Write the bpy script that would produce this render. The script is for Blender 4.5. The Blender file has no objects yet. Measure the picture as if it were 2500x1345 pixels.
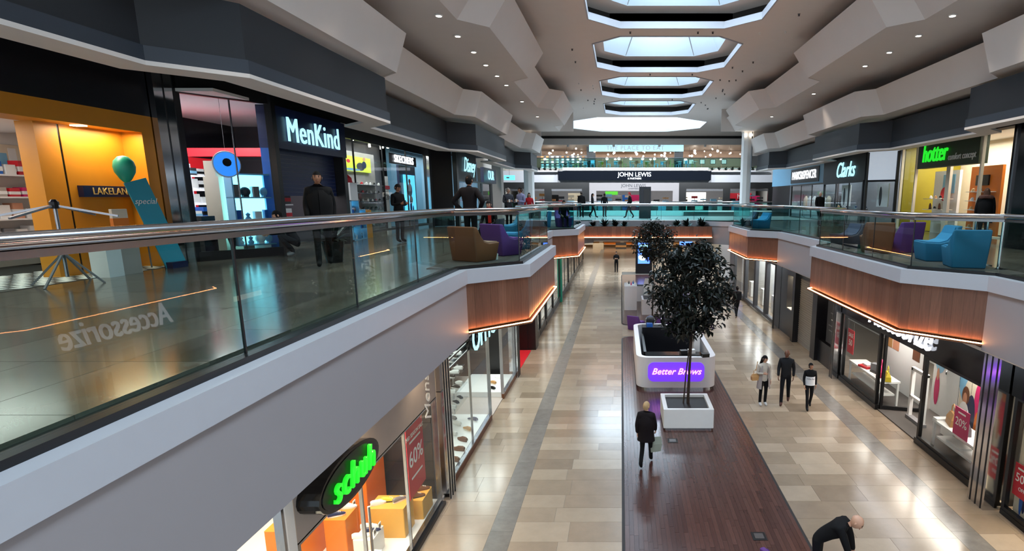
import bpy, bmesh, math, random
from mathutils import Vector, Matrix
R = random.Random(11)
sc = bpy.context.scene
COL = sc.collection
# ------------------------------------------------------------------ camera
H = 6.55
PITCH = math.atan(270 / 1400.0)
cam_d = bpy.data.cameras.new('camera')
cam = bpy.data.objects.new('camera', cam_d)
COL.objects.link(cam)
cam.location = (0, 0, H)
cam.rotation_euler = (math.pi / 2 - PITCH, 0, 0)
cam_d.sensor_fit = 'HORIZONTAL'
cam_d.sensor_width = 36.0
cam_d.lens = 36.0 * 1400 / 2500
cam_d.shift_x = -266 / 2500
cam_d.shift_y = 82.5 / 2500
cam_d.clip_end = 400
sc.camera = cam
# ------------------------------------------------------------------ world, exposure
w = bpy.data.worlds.new('sky')
sc.world = w
w.use_nodes = True
_bg = w.node_tree.nodes['Background']
_bg.inputs['Color'].default_value = (0.80, 0.90, 1.0, 1)
_bg.inputs['Strength'].default_value = 1.2
sc.view_settings.view_transform = 'Standard'
sc.view_settings.look = 'None'
sc.view_settings.gamma = 1.0
sc.view_settings.use_curve_mapping = False
sc.view_settings.exposure = 0.2
# ------------------------------------------------------------------ large area lights: daylight at the glazing of each roof light
SKYF = [0.3, 7.4, 14.5, 21.6, 28.7, 35.8, 42.9]      # far edge of each octagonal roof light
def lamp(name, kind, loc, power, color, size=None, size_y=None, rot=(0, 0, 0), spot=None, blend=.6, soft=.1):
    d = bpy.data.lights.new(name, kind)
    d.energy = power
    d.color = color
    if kind == 'AREA':
        d.shape = 'RECTANGLE'
        d.size = size
        d.size_y = size_y or size
    elif kind == 'SPOT':
        d.spot_size = math.radians(spot)
        d.spot_blend = blend
        d.shadow_soft_size = soft
    else:
        d.shadow_soft_size = soft
    o = bpy.data.objects.new(name, d)
    COL.objects.link(o)
    o.location = loc
    o.rotation_euler = rot
    return o
DAY = (0.70, 0.86, 1.0)
for yf in SKYF:
    lamp('daylight', 'AREA', (1.77, yf - 3.0, 14.92), 560, DAY, 2.9, 3.1)
lamp('daylight', 'AREA', (1.3, 48.8, 14.4), 3600, DAY, 8.6, 6.6)

# ------------------------------------------------------------------ helpers
def lin(h):
    if not isinstance(h, str):
        return tuple(h)
    h = h.lstrip('#')
    o = []
    for i in (0, 2, 4):
        v = int(h[i:i + 2], 16) / 255
        o.append(v / 12.92 if v <= .04045 else ((v + .055) / 1.055) ** 2.4)
    return tuple(o)
_c, _s = math.cos(PITCH), math.sin(PITCH)
def proj(x, y, z):
    z -= H
    fw = y * _c - z * _s
    if fw < .2:
        return None
    return (1516 + 1400 * x / fw, 755 - 1400 * (y * _s + z * _c) / fw)
M = {}
def mat(name, col, rough=.5, metal=0., var=.06, scale=6., bump=0., spec=.5, col2=None, coat=0., stretch=(1, 1, 1), rvar=0.):
    """principled material with a noise-driven colour variation and relief"""
    if name in M:
        return M[name]
    m = bpy.data.materials.new(name)
    m.use_nodes = True
    nt = m.node_tree
    b = nt.nodes['Principled BSDF']
    c = lin(col)
    c2 = lin(col2) if col2 else tuple(max(0, q * (1 - var * 2)) for q in c)
    tc = nt.nodes.new('ShaderNodeTexCoord')
    mp = nt.nodes.new('ShaderNodeMapping')
    mp.inputs['Scale'].default_value = stretch
    nt.links.new(tc.outputs['Object'], mp.inputs['Vector'])
    nz = nt.nodes.new('ShaderNodeTexNoise')
    nz.inputs['Scale'].default_value = scale
    nz.inputs['Detail'].default_value = 4
    nt.links.new(mp.outputs[0], nz.inputs['Vector'])
    mx = nt.nodes.new('ShaderNodeMix')
    mx.data_type = 'RGBA'
    mx.inputs[6].default_value = (*c, 1)
    mx.inputs[7].default_value = (*c2, 1)
    nt.links.new(nz.outputs['Fac'], mx.inputs[0])
    nt.links.new(mx.outputs[2], b.inputs['Base Color'])
    b.inputs['Roughness'].default_value = rough
    b.inputs['Metallic'].default_value = metal
    b.inputs['Specular IOR Level'].default_value = spec
    b.inputs['Coat Weight'].default_value = coat
    if rvar:
        mr = nt.nodes.new('ShaderNodeMapRange')
        mr.inputs[3].default_value = max(0, rough - rvar)
        mr.inputs[4].default_value = rough + rvar
        nt.links.new(nz.outputs['Fac'], mr.inputs[0])
        nt.links.new(mr.outputs[0], b.inputs['Roughness'])
    if bump:
        bp = nt.nodes.new('ShaderNodeBump')
        bp.inputs['Strength'].default_value = bump
        bp.inputs['Distance'].default_value = .01
        nt.links.new(nz.outputs['Fac'], bp.inputs['Height'])
        nt.links.new(bp.outputs[0], b.inputs['Normal'])
    M[name] = m
    return m
def pieces(name, stops, rough=.3, scale=5., stretch=(1, 1, 1), vein=.25, bump=0., spec=.5, coat=0.):
    """material of pieces laid side by side: each piece its own tone (object random, or the 'rnd' value of its faces)"""
    m = bpy.data.materials.new(name)
    m.use_nodes = True
    nt = m.node_tree
    b = nt.nodes['Principled BSDF']
    oi = nt.nodes.new('ShaderNodeObjectInfo')
    at = nt.nodes.new('ShaderNodeAttribute')
    at.attribute_name = 'rnd'
    ad = nt.nodes.new('ShaderNodeMath')
    nt.links.new(oi.outputs['Random'], ad.inputs[0])
    nt.links.new(at.outputs['Fac'], ad.inputs[1])
    fr = nt.nodes.new('ShaderNodeMath')
    fr.operation = 'FRACT'
    nt.links.new(ad.outputs[0], fr.inputs[0])
    cr = nt.nodes.new('ShaderNodeValToRGB')
    el = cr.color_ramp.elements
    n = len(stops)
    for i, s in enumerate(stops):
        e = el[i] if i < 2 else el.new(i / (n - 1))
        e.position = i / (n - 1)
        e.color = (*lin(s), 1)
    nt.links.new(fr.outputs[0], cr.inputs[0])
    ge = nt.nodes.new('ShaderNodeNewGeometry')
    mp = nt.nodes.new('ShaderNodeMapping')
    mp.inputs['Scale'].default_value = stretch
    nt.links.new(ge.outputs['Position'], mp.inputs['Vector'])
    nz = nt.nodes.new('ShaderNodeTexNoise')
    nz.inputs['Scale'].default_value = scale
    nz.inputs['Detail'].default_value = 6
    nz.inputs['Roughness'].default_value = .65
    nt.links.new(mp.outputs[0], nz.inputs['Vector'])
    mr = nt.nodes.new('ShaderNodeMapRange')
    mr.inputs[1].default_value = .3
    mr.inputs[2].default_value = .7
    mr.inputs[3].default_value = 1 - vein
    mr.inputs[4].default_value = 1 + vein * .4
    nt.links.new(nz.outputs['Fac'], mr.inputs[0])
    mu = nt.nodes.new('ShaderNodeMix')
    mu.data_type = 'RGBA'
    mu.blend_type = 'MULTIPLY'
    mu.inputs[0].default_value = 1
    nt.links.new(cr.outputs[0], mu.inputs[6])
    nt.links.new(mr.outputs[0], mu.inputs[7])
    nt.links.new(mu.outputs[2], b.inputs['Base Color'])
    b.inputs['Roughness'].default_value = rough
    b.inputs['Specular IOR Level'].default_value = spec
    b.inputs['Coat Weight'].default_value = coat
    mr2 = nt.nodes.new('ShaderNodeMapRange')
    mr2.inputs[3].default_value = rough * .88
    mr2.inputs[4].default_value = rough * 1.12
    nt.links.new(nz.outputs['Fac'], mr2.inputs[0])
    nt.links.new(mr2.outputs[0], b.inputs['Roughness'])
    if bump:
        bp = nt.nodes.new('ShaderNodeBump')
        bp.inputs['Strength'].default_value = bump
        bp.inputs['Distance'].default_value = .01
        nt.links.new(nz.outputs['Fac'], bp.inputs['Height'])
        nt.links.new(bp.outputs[0], b.inputs['Normal'])
    M[name] = m
    return m
def emit(name, col, strength, base=None):
    if name in M:
        return M[name]
    m = mat(name, base or col, .4)
    b = m.node_tree.nodes['Principled BSDF']
    b.inputs['Emission Color'].default_value = (*lin(col), 1)
    b.inputs['Emission Strength'].default_value = strength
    return m
def glass(name, tint, refl=1.0, rough=0.0):
    m = bpy.data.materials.new(name)
    m.use_nodes = True
    nt = m.node_tree
    nt.nodes.remove(nt.nodes['Principled BSDF'])
    out = nt.nodes['Material Output']
    tr = nt.nodes.new('ShaderNodeBsdfTransparent')
    tr.inputs[0].default_value = (*lin(tint), 1)
    gl = nt.nodes.new('ShaderNodeBsdfGlossy')
    gl.inputs['Roughness'].default_value = rough
    fr = nt.nodes.new('ShaderNodeFresnel')
    fr.inputs[0].default_value = 1.2
    mu = nt.nodes.new('ShaderNodeMath')
    mu.operation = 'MULTIPLY'
    mu.use_clamp = True
    mu.inputs[1].default_value = refl
    ge = nt.nodes.new('ShaderNodeNewGeometry')          # reflection on the entry face only: a pane, not a prism
    iv = nt.nodes.new('ShaderNodeMath')
    iv.operation = 'SUBTRACT'
    iv.inputs[0].default_value = 1
    nt.links.new(ge.outputs['Backfacing'], iv.inputs[1])
    m2 = nt.nodes.new('ShaderNodeMath')
    m2.operation = 'MULTIPLY'
    nt.links.new(fr.outputs[0], m2.inputs[0])
    nt.links.new(iv.outputs[0], m2.inputs[1])
    nt.links.new(m2.outputs[0], mu.inputs[0])
    mx = nt.nodes.new('ShaderNodeMixShader')
    nt.links.new(mu.outputs[0], mx.inputs[0])
    nt.links.new(tr.outputs[0], mx.inputs[1])
    nt.links.new(gl.outputs[0], mx.inputs[2])
    nt.links.new(mx.outputs[0], out.inputs[0])
    M[name] = m
    return m
ORG = {}
def org(o):
    v = Vector((0, 0, 0))
    while o is not None:
        v += o.location
        o = o.parent
    return v
def tag(o, label, cat, group=None):
    o['label'] = label
    o['category'] = cat
    if group:
        o['group'] = group
    return o
def struct(o, label=None, cat=None):
    o['kind'] = 'structure'
    if label:
        o['label'] = label
    if cat:
        o['category'] = cat
    return o
def thing(name, label, cat, loc=(0, 0, 0), rz=0., group=None):
    o = bpy.data.objects.new(name, None)
    o.empty_display_size = .1
    COL.objects.link(o)
    o.location = loc
    o.rotation_euler = (0, 0, rz)
    return tag(o, label, cat, group)
def inst(name, me, loc=(0, 0, 0), rz=0., parent=None, scale=(1, 1, 1), rot=None, world=True):
    o = bpy.data.objects.new(name, me)
    COL.objects.link(o)
    if parent is not None:
        o.parent = parent
        if world:
            loc = Vector(loc) - org(parent)
    o.location = loc
    o.rotation_euler = rot or (0, 0, rz)
    o.scale = scale
    return o
def copy_tree(o, parent=None):
    c = o.copy()
    COL.objects.link(c)
    c.parent = parent
    for ch in list(o.children):
        copy_tree(ch, c)
    return c
class MB:
    def __init__(s):
        s.v = []
        s.f = []
        s.m = []
    def face(s, pts, m=0):
        n = len(s.v)
        s.v += [tuple(p) for p in pts]
        s.f.append(list(range(n, n + len(pts))))
        s.m.append(m)
        return s
    def raw(s, vs, fs, m=0):
        n = len(s.v)
        s.v += [tuple(p) for p in vs]
        for f in fs:
            s.f.append([i + n for i in f])
            s.m.append(m)
        return s
    BOXF = [(0, 3, 2, 1), (4, 5, 6, 7), (0, 1, 5, 4), (1, 2, 6, 5), (2, 3, 7, 6), (3, 0, 4, 7)]
    def box(s, x0, x1, y0, y1, z0, z1, m=0):
        x0, x1 = min(x0, x1), max(x0, x1)
        y0, y1 = min(y0, y1), max(y0, y1)
        return s.raw([(x0, y0, z0), (x1, y0, z0), (x1, y1, z0), (x0, y1, z0), (x0, y0, z1), (x1, y0, z1), (x1, y1, z1), (x0, y1, z1)], MB.BOXF, m)
    def bar(s, a, b, wd, ht, m=0, up=(0, 0, 1)):
        """box beam from a to b, wd across, ht along up"""
        a = Vector(a)
        b = Vector(b)
        d = (b - a).normalized()
        u = Vector(up)
        sd = d.cross(u)
        if sd.length < 1e-4:
            sd = d.cross(Vector((0, 1, 0)))
        sd.normalize()
        u = sd.cross(d).normalized()
        p = []
        for q in (a, b):
            for i, j in ((-1, -1), (1, -1), (1, 1), (-1, 1)):
                p.append(q + sd * (i * wd / 2) + u * (j * ht / 2))
        return s.raw(p, [(0, 1, 2, 3), (7, 6, 5, 4), (0, 4, 5, 1), (1, 5, 6, 2), (2, 6, 7, 3), (3, 7, 4, 0)], m)
    def prism(s, poly, z0, z1, m=0):
        n = len(poly)
        a = sum(poly[i][0] * poly[(i + 1) % n][1] - poly[(i + 1) % n][0] * poly[i][1] for i in range(n))
        if a < 0:
            poly = poly[::-1]
        vs = [(x, y, z0) for x, y in poly] + [(x, y, z1) for x, y in poly]
        fs = [list(range(n))[::-1], list(range(n, 2 * n))]
        for i in range(n):
            j = (i + 1) % n
            fs.append((i, j, n + j, n + i))
        return s.raw(vs, fs, m)
    def strip(s, low, z0, up, z1, t, m=0, side=1):
        """sheet along a path: lower edge 'low' at z0, upper edge 'up' at z1, thickness t to one side"""
        lo2 = offset(low, t * side)
        up2 = offset(up, t * side)
        n = len(low)
        vs = []
        for i in range(n):
            vs += [(*low[i], z0), (*up[i], z1), (*up2[i], z1), (*lo2[i], z0)]
        fs = []
        for i in range(n - 1):
            a, b = 4 * i, 4 * i + 4
            for k in range(4):
                l = (k + 1) % 4
                fs.append((a + k, a + l, b + l, b + k))
        fs += [(0, 3, 2, 1), (4 * n - 4, 4 * n - 3, 4 * n - 2, 4 * n - 1)]
        return s.raw(vs, fs, m)
    def tube(s, pts, r, seg=8, m=0, cap=True, closed=False):
        pts = [Vector(p) for p in pts]
        n = len(pts)
        rs = r if isinstance(r, (list, tuple)) else [r] * n
        vs = []
        ref = None
        for i, p in enumerate(pts):
            if closed:
                t = pts[(i + 1) % n] - pts[i - 1]
            else:
                t = pts[min(i + 1, n - 1)] - pts[max(i - 1, 0)]
            t.normalize()
            if ref is None:
                ref = Vector((0, 0, 1)) if abs(t.z) < .9 else Vector((1, 0, 0))
            sd = t.cross(ref).normalized()
            ref = sd.cross(t).normalized()
            for k in range(seg):
                a = 2 * math.pi * k / seg
                vs.append(p + sd * (rs[i] * math.cos(a)) + ref * (rs[i] * math.sin(a)))
        fs = []
        for i in range(n if closed else n - 1):
            j = (i + 1) % n
            for k in range(seg):
                l = (k + 1) % seg
                fs.append((i * seg + k, i * seg + l, j * seg + l, j * seg + k))
        if cap and not closed:
            fs.append(list(range(seg))[::-1])
            fs.append(list(range((n - 1) * seg, n * seg)))
        return s.raw(vs, fs, m)
    def lathe(s, prof, c=(0, 0, 0), seg=12, m=0, sx=1, sy=1):
        vs = []
        for r, z in prof:
            for k in range(seg):
                a = 2 * math.pi * k / seg
                vs.append((c[0] + r * sx * math.cos(a), c[1] + r * sy * math.sin(a), c[2] + z))
        fs = []
        for i in range(len(prof) - 1):
            for k in range(seg):
                l = (k + 1) % seg
                fs.append((i * seg + k, i * seg + l, (i + 1) * seg + l, (i + 1) * seg + k))
        if prof[0][0] > 1e-5:
            fs.append(list(range(seg))[::-1])
        if prof[-1][0] > 1e-5:
            fs.append(list(range((len(prof) - 1) * seg, len(prof) * seg)))
        return s.raw(vs, fs, m)
    def sphere(s, c, r, seg=10, rings=7, m=0, sc3=(1, 1, 1)):
        vs = []
        for i in range(rings + 1):
            t = math.pi * i / rings
            for k in range(seg):
                a = 2 * math.pi * k / seg
                vs.append((c[0] + r * sc3[0] * math.sin(t) * math.cos(a), c[1] + r * sc3[1] * math.sin(t) * math.sin(a), c[2] - r * sc3[2] * math.cos(t)))
        fs = []
        for i in range(rings):
            for k in range(seg):
                l = (k + 1) % seg
                fs.append((i * seg + k, i * seg + l, (i + 1) * seg + l, (i + 1) * seg + k))
        return s.raw(vs, fs, m)
    def loft(s, rings, m=0, cap=True):
        n = len(rings[0])
        vs = [p for r in rings for p in r]
        fs = []
        for i in range(len(rings) - 1):
            for k in range(n):
                l = (k + 1) % n
                fs.append((i * n + k, i * n + l, (i + 1) * n + l, (i + 1) * n + k))
        if cap:
            fs.append(list(range(n))[::-1])
            fs.append(list(range((len(rings) - 1) * n, len(rings) * n)))
        return s.raw(vs, fs, m)
    def rbox(s, cx, cy, wx, wy, z0, z1, rad, m=0, seg=4):
        return s.prism(rrect(cx, cy, wx, wy, rad, seg), z0, z1, m)
    def mesh(s, name, mats, off=(0, 0, 0), smooth=None):
        me = bpy.data.meshes.new(name)
        me.from_pydata([(x - off[0], y - off[1], z - off[2]) for x, y, z in s.v], [], s.f)
        for q in (mats if isinstance(mats, (list, tuple)) else [mats]):
            me.materials.append(M[q] if isinstance(q, str) else q)
        me.polygons.foreach_set('material_index', s.m)
        if smooth:
            bm = bmesh.new()
            bm.from_mesh(me)
            bmesh.ops.remove_doubles(bm, verts=bm.verts, dist=1e-5)
            bm.to_mesh(me)
            bm.free()
            me.polygons.foreach_set('use_smooth', [True] * len(me.polygons))
            me.set_sharp_from_angle(angle=math.radians(smooth))
        return me
    def build(s, name, mats, parent=None, local=False, smooth=None, kind=None):
        if parent is not None:
            off = (0, 0, 0) if local else org(parent)
            o = bpy.data.objects.new(name, s.mesh(name, mats, off, smooth))
            o.parent = parent
        else:
            if local:
                off = (0, 0, 0)
            else:
                xs = [p[0] for p in s.v]
                ys = [p[1] for p in s.v]
                off = ((min(xs) + max(xs)) / 2, (min(ys) + max(ys)) / 2, min(p[2] for p in s.v))
            o = bpy.data.objects.new(name, s.mesh(name, mats, off, smooth))
            o.location = off
        COL.objects.link(o)
        if kind:
            o['kind'] = kind
        return o
def rrect(cx, cy, wx, wy, rad, seg=4):
    p = []
    for sx, sy, a0 in ((1, 1, 0), (-1, 1, 90), (-1, -1, 180), (1, -1, 270)):
        for k in range(seg + 1):
            a = math.radians(a0 + 90 * k / seg)
            p.append((cx + sx * (wx / 2 - rad) + rad * math.cos(a), cy + sy * (wy / 2 - rad) + rad * math.sin(a)))
    return p
def offset(path, d):
    """offset an open xy path to its left by d (mitred)"""
    out = []
    n = len(path)
    for i in range(n):
        p = Vector(path[i][:2])
        ns = []
        for a, b in ((i - 1, i), (i, i + 1)):
            if a >= 0 and b < n:
                t = (Vector(path[b][:2]) - Vector(path[a][:2])).normalized()
                ns.append(Vector((-t.y, t.x)))
        if len(ns) == 1:
            q = p + ns[0] * d
        else:
            bs = (ns[0] + ns[1]).normalized()
            q = p + bs * (d / max(.3, bs.dot(ns[0])))
        out.append((q.x, q.y))
    return out
def mx(x):
    return 3.54 - x
UNIT = {}
def ubox(matname, bevel=0.):
    """shared unit box (centred in x and y, base at z = 0)"""
    k = (matname, bevel)
    if k not in UNIT:
        UNIT[k] = MB().box(-.5, .5, -.5, .5, 0, 1).mesh('piece_' + matname, matname)
    return UNIT[k]
def text(s, size, ext=.02, shear=0., bold=0., sx=1., align='CENTER', spacing=1.):
    """mesh of lettering in the xz plane (facing -y), centred on the origin"""
    cu = bpy.data.curves.new('lettering', 'FONT')
    cu.body = s
    cu.size = size
    cu.extrude = ext / 2
    cu.shear = shear
    cu.bevel_depth = min(bold, size * .03) * .12
    cu.bevel_resolution = 0
    cu.align_x = align
    cu.align_y = 'CENTER'
    cu.space_character = spacing
    cu.resolution_u = 3
    to = bpy.data.objects.new('lettering', cu)
    me = bpy.data.meshes.new_from_object(to)
    me.transform(Matrix.Diagonal((sx, 1, 1, 1)))
    me.transform(Matrix.Rotation(math.pi / 2, 4, 'X'))
    bpy.data.objects.remove(to)
    bpy.data.curves.remove(cu)
    return me
def letters(s, size, m, loc, rz=0., parent=None, name='lettering', ext=.02, rot=None, **k):
    me = text(s, size, ext, **k)
    me.materials.clear()
    me.materials.append(M[m])
    return inst(name, me, loc, rz, parent, rot=rot)
FACE_R = -math.pi / 2      # writing on a left-hand wall, read from the right (faces +x)
FACE_L = math.pi / 2       # writing on a right-hand wall (faces -x)
# text faces -y; rotate +90 about z -> faces +x
FACE_PX = math.pi / 2
FACE_NX = -math.pi / 2
ORD = ['lowest', 'second lowest', 'third', 'fourth', 'fifth', 'topmost']
# ------------------------------------------------------------------ materials
mat('plaster', '#dfd8d2', .7, var=.03, scale=2)
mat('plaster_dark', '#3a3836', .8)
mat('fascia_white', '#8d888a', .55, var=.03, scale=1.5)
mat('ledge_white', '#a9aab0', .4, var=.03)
mat('well_white', '#bcc9d2', .6, var=.02)
mat('navy', '#161a20', .55, var=.05, scale=1.2)
mat('navy_lip', '#2c343f', .45, var=.08, scale=3)
mat('black', '#0b0b0d', .35, var=.1)
mat('black_gloss', '#09090c', .12, var=.1)
mat('shop_dark', '#15151b', .3, var=.1)
mat('chrome', '#cfcfd2', .12, 1., var=.04, scale=2)
mat('steel', '#a9a9ad', .25, 1., var=.05)
mat('white', '#e4e4e2', .45, var=.03)
mat('cream', '#dccfb8', .5, var=.05)
mat('grey', '#77777b', .5)
mat('grey_dark', '#3a3b40', .5)
mat('taupe', '#a89d95', .5, var=.05)
mat('orange_wall', '#d58a1c', .45, var=.05)
mat('orange_ply', '#e07a22', .4, var=.08, scale=3)
mat('tan_ply', '#e2a94e', .4, var=.06, scale=3)
mat('red', '#c3202c', .4)
mat('red_print', '#d02436', .5, var=.03)
mat('pink_print', '#c71d63', .5, var=.03)
mat('teal', '#1f9d83', .4)
mat('blue', '#1d5fb4', .4)
mat('blue_dark', '#10204a', .35)
mat('light_blue', '#7db7d8', .4)
mat('yellow', '#d7bd2c', .5)
mat('olive', '#9b8d1e', .4)
mat('green_dark', '#303c1e', .5)
mat('brown', '#6a3d20', .5)
mat('tan', '#b98a55', .5)
mat('skin_tone', '#c58b6c', .55, var=.05)
mat('print_white', '#efefec', .5, var=.01)
mat('print_gold', '#d9b46a', .5, var=.01)
mat('print_dark', '#30333a', .5, var=.01)
mat('carpet_dark', '#4a4441', .7)
mat('deck_back', '#1a1210', .6)
mat('screed', '#5a544c', .6)
mat('grout', '#6e665c', .7)
mat('grout_dark', '#2d2b29', .5)
pieces('stone', ['#847362', '#8f7d6b', '#998875', '#897866', '#a49380', '#92816e', '#7e6e5d'], .19, 2.5, (1, 1, 1), .10)
pieces('stone_grey', ['#706a64', '#78726c', '#6b6560', '#746e68'], .22, 4, (1, 1, 1), .2)
pieces('upper_stone', ['#5d574e', '#6a6359', '#554f47', '#716a5e'], .15, 2.2, (1, 1, 1), .2)
pieces('deck_wood', ['#49302b', '#50352f', '#583b34', '#4c322d', '#452d29'], .22, 9, (6, .6, 1), .16, 0)
pieces('clad_wood', ['#5f3d2f', '#6f4a39', '#664234', '#7a5443', '#583629'], .42, 5, (7, 7, .5), .3)
pieces('check', ['#e2dccb', '#1d1b18'], .3, 4)
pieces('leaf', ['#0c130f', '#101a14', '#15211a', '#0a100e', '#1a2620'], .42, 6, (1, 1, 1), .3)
glass('pane_rail', '#e3efec', 1.35)
glass('pane_green', '#c6e8e8', 1.4)
glass('pane_shop', '#f2f6f6', 1.5)
glass('pane_clear', '#f8fafa', 1.2)
emit('led_warm', '#ffa868', 52)
emit('lamp_white', '#fff3e2', 9)
emit('lamp_cool', '#e8f4ff', 12)
emit('sky_glazing', '#d4e6f8', 1.1)
emit('sign_white', '#f4faff', 1.5)
emit('sign_ice', '#a8e6f5', 1.2)
emit('sign_green', '#22d02a', 1.0)
emit('panel_cyan', '#8fe6f6', 2.4)
emit('panel_warm', '#ffe9c8', 2.5)

# ------------------------------------------------------------------ ground floor
ZU = 5.22                                   # upper floor level
fl = struct(MB().box(-14, 19, 1.5, 80.5, -.25, -.008).build('floor', 'grout'), 'polished beige stone floor of the ground level with grey bands')
def visible_area(x0, x1, y0, y1, z):
    q = [proj(x, y, z) for x, y in ((x0, y0), (x1, y0), (x1, y1), (x0, y1))]
    if any(p is None for p in q):
        return 0
    if max(p[0] for p in q) < 0 or min(p[0] for p in q) > 2500 or min(p[1] for p in q) > 1345:
        return 0
    return abs(sum(q[i][0] * q[(i + 1) % 4][1] - q[(i + 1) % 4][0] * q[i][1] for i in range(4))) / 2
def lay(rects, matname, parent, z0, z1, name, limit, gap=.004, occl=None):
    """rects (x0,x1,y0,y1): the largest on screen become parts, the rest one piece of stuff"""
    rs = sorted(rects, key=lambda r: -visible_area(*r, z1) * (occl(*r) if occl else 1))
    me = ubox(matname)
    for x0, x1, y0, y1 in rs[:limit]:
        inst(name, me, ((x0 + x1) / 2, (y0 + y1) / 2, z0), 0, parent, (x1 - x0 - gap, y1 - y0 - gap, z1 - z0))
    if len(rs) > limit:
        b = MB()
        vals = []
        for x0, x1, y0, y1 in rs[limit:]:
            g = gap / 2
            b.box(x0 + g, x1 - g, y0 + g, y1 - g, z0, z1)
            vals += [R.random()] * 6
        o = b.build(name + 's', matname, parent, kind='stuff')
        at = o.data.attributes.new('rnd', 'FLOAT', 'FACE')
        at.data.foreach_set('value', vals)
def row_tiles(xa, xb, ya, yb, hs, lo, hi):
    out = []
    y = ya
    while y < yb - .05:
        h = min(R.choice(hs), yb - y)
        x = xa
        first = True
        while x < xb - .05:
            l = R.uniform(lo, hi) * (.6 if first and R.random() < .5 else 1)
            first = False
            if xb - x - l < .3:
                l = xb - x
            out.append((x, x + l, y, y + h))
            x += l
        y += h
    return out
DX0, DX1 = .08, 3.6                          # timber deck
gt = []
gt += row_tiles(-5.2, -2.62, 8, 80, (.42, .55, .7), 1.0, 1.7)
gt += row_tiles(-2.16, DX0, 8, 52, (.42, .55, .7), .9, 1.6)
gt += row_tiles(DX1, 6.62, 8, 52, (.42, .55, .7), .9, 1.6)
gt += row_tiles(7.12, 9.6, 8, 80, (.42, .55, .7), .9, 1.6)
gt += row_tiles(DX0, DX1, 27.1, 29.4, (.4, .5), .7, 1.2)
gt += row_tiles(-2.16, 6.62, 52, 80, (.6, .8), .9, 1.6)
def _oc(x0, x1, y0, y1):
    return .05 if x0 < -4.1 or x1 > 8.2 else 1
lay(gt, 'stone', fl, -.03, 0, 'tile', 300, .005, _oc)
gb = []
y = 8
while y < 70:
    h = R.uniform(.9, 1.5)
    gb += [(-2.62, -2.16, y, y + h), (6.62, 7.12, y, y + h)]
    y += h
lay(gb, 'stone_grey', fl, -.03, 0, 'grey_tile', 60, .005)
# timber deck in two islands
def deck(y0, y1, limit, label):
    d = struct(MB().rbox((DX0 + DX1) / 2, (y0 + y1) / 2, DX1 - DX0 + .12, y1 - y0, -.02, .006, .5).build('trim_1', 'deck_back'), label)
    rs = []
    n = 39
    wd = (DX1 - DX0) / n
    for i in range(n):
        ins = .5 - math.sqrt(max(0, .25 - max(0, .5 - min(i + .5, n - i - .5) * wd) ** 2))
        y = y0 + .05 + ins - (0 if y0 > 12 else R.uniform(0, 1.2))
        while y < y1 - .05 - ins:
            l = min(R.choice((.9, 1.2, 1.5)), y1 - .05 - ins - y)
            if y0 > 12:
                pass
            rs.append((DX0 + i * wd, DX0 + (i + 1) * wd, y, y + l))
            y += l
    lay(rs, 'deck_wood', d, .0, .016, 'plank', limit, .004)
    return d
deck(7.5, 27.0, 300, 'dark red timber deck strip along the middle of the floor')
deck(29.5, 50.0, 0, 'far timber deck island under the manicure counters')
for i, (u, v, q) in enumerate(((1.42, 14.8, 'before the white planter'), (2.72, 10.25, 'near the lower edge of the picture'))):
    t = thing('floor_box', 'square metal floor box set in the timber deck ' + q, 'floor box', (u, v, .016), 0, 'floor boxes in the deck')
    MB().box(u - .14, u + .14, v - .14, v + .14, .0, .024).build('frame', 'black', t)
    MB().box(u - .09, u + .09, v - .09, v + .09, .024, .03).build('lid', 'steel', t)

# ------------------------------------------------------------------ upper floor slabs, fascias
EL = [(-3.0, .5), (-3.0, 11.0), (-1.95, 12.05), (-1.95, 16.9), (-3.0, 17.95), (-3.0, 25.2), (-1.95, 26.25), (-1.95, 31.1), (-3.0, 32.15), (-3.0, 34.6), (-1.7, 35.9)]
ER = [(6.55, .5), (6.55, 10.1), (5.5, 11.15), (5.5, 16.6), (6.55, 17.65), (6.55, 24.0), (5.5, 25.05), (5.5, 29.4), (6.55, 30.45), (6.55, 34.0), (4.65, 35.9)]
slabpoly = EL + ER[::-1] + [(16, .5), (16, 45), (6.6, 45), (6.6, 61.5), (16, 61.5), (18, 66.0), (-14, 66.0), (-13, 61.5), (-3.1, 61.5), (-3.1, 45), (-13, 45), (-13, .5)]
# slab in convex strips so that no face is a long concave polygon
def slab_pieces(b, z0, z1):
    for E, xo in ((offset(EL, .16), -13), (offset(ER, -.16), 16)):
        for i in range(len(E) - 1):
            (xa, ya), (xb, yb) = E[i], E[i + 1]
            b.prism([(xa, ya), (xb, yb), (xo, yb), (xo, ya)], z0, z1)
    b.box(-13, 16, 36.0, 44.85, z0, z1)
    b.box(-13, -3.1, 45, 61.5, z0, z1)
    b.box(6.6, 16, 45, 61.5, z0, z1)
    b.box(-14, 18, 61.5, 80, z0, z1)
b = MB()
slab_pieces(b, 4.0, ZU - .03)
fu = struct(b.build('floor_upper', ['grout_dark']), 'dark polished stone floor of the upper gallery')
for E in (EL, ER):
    pass
sl = MB()
for E, xo in ((offset(EL, .42), -9.8), (offset(ER, -.42), 12.6)):
    pass
ut = []
for y in range(0, 30):
    ya = 1.0 + y * 1.2
    for k in range(9):
        x0 = -9.9 + k * .72
        if x0 + .72 < -3.35:
            ut.append((x0, x0 + .72, ya, ya + 1.2))
    for k in range(8):
        x0 = 6.9 + k * .72
        ut.append((x0, x0 + .72, ya, ya + 1.2))
lay(ut, 'upper_stone', fu, ZU - .035, ZU, 'tile', 260, .006)
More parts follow.
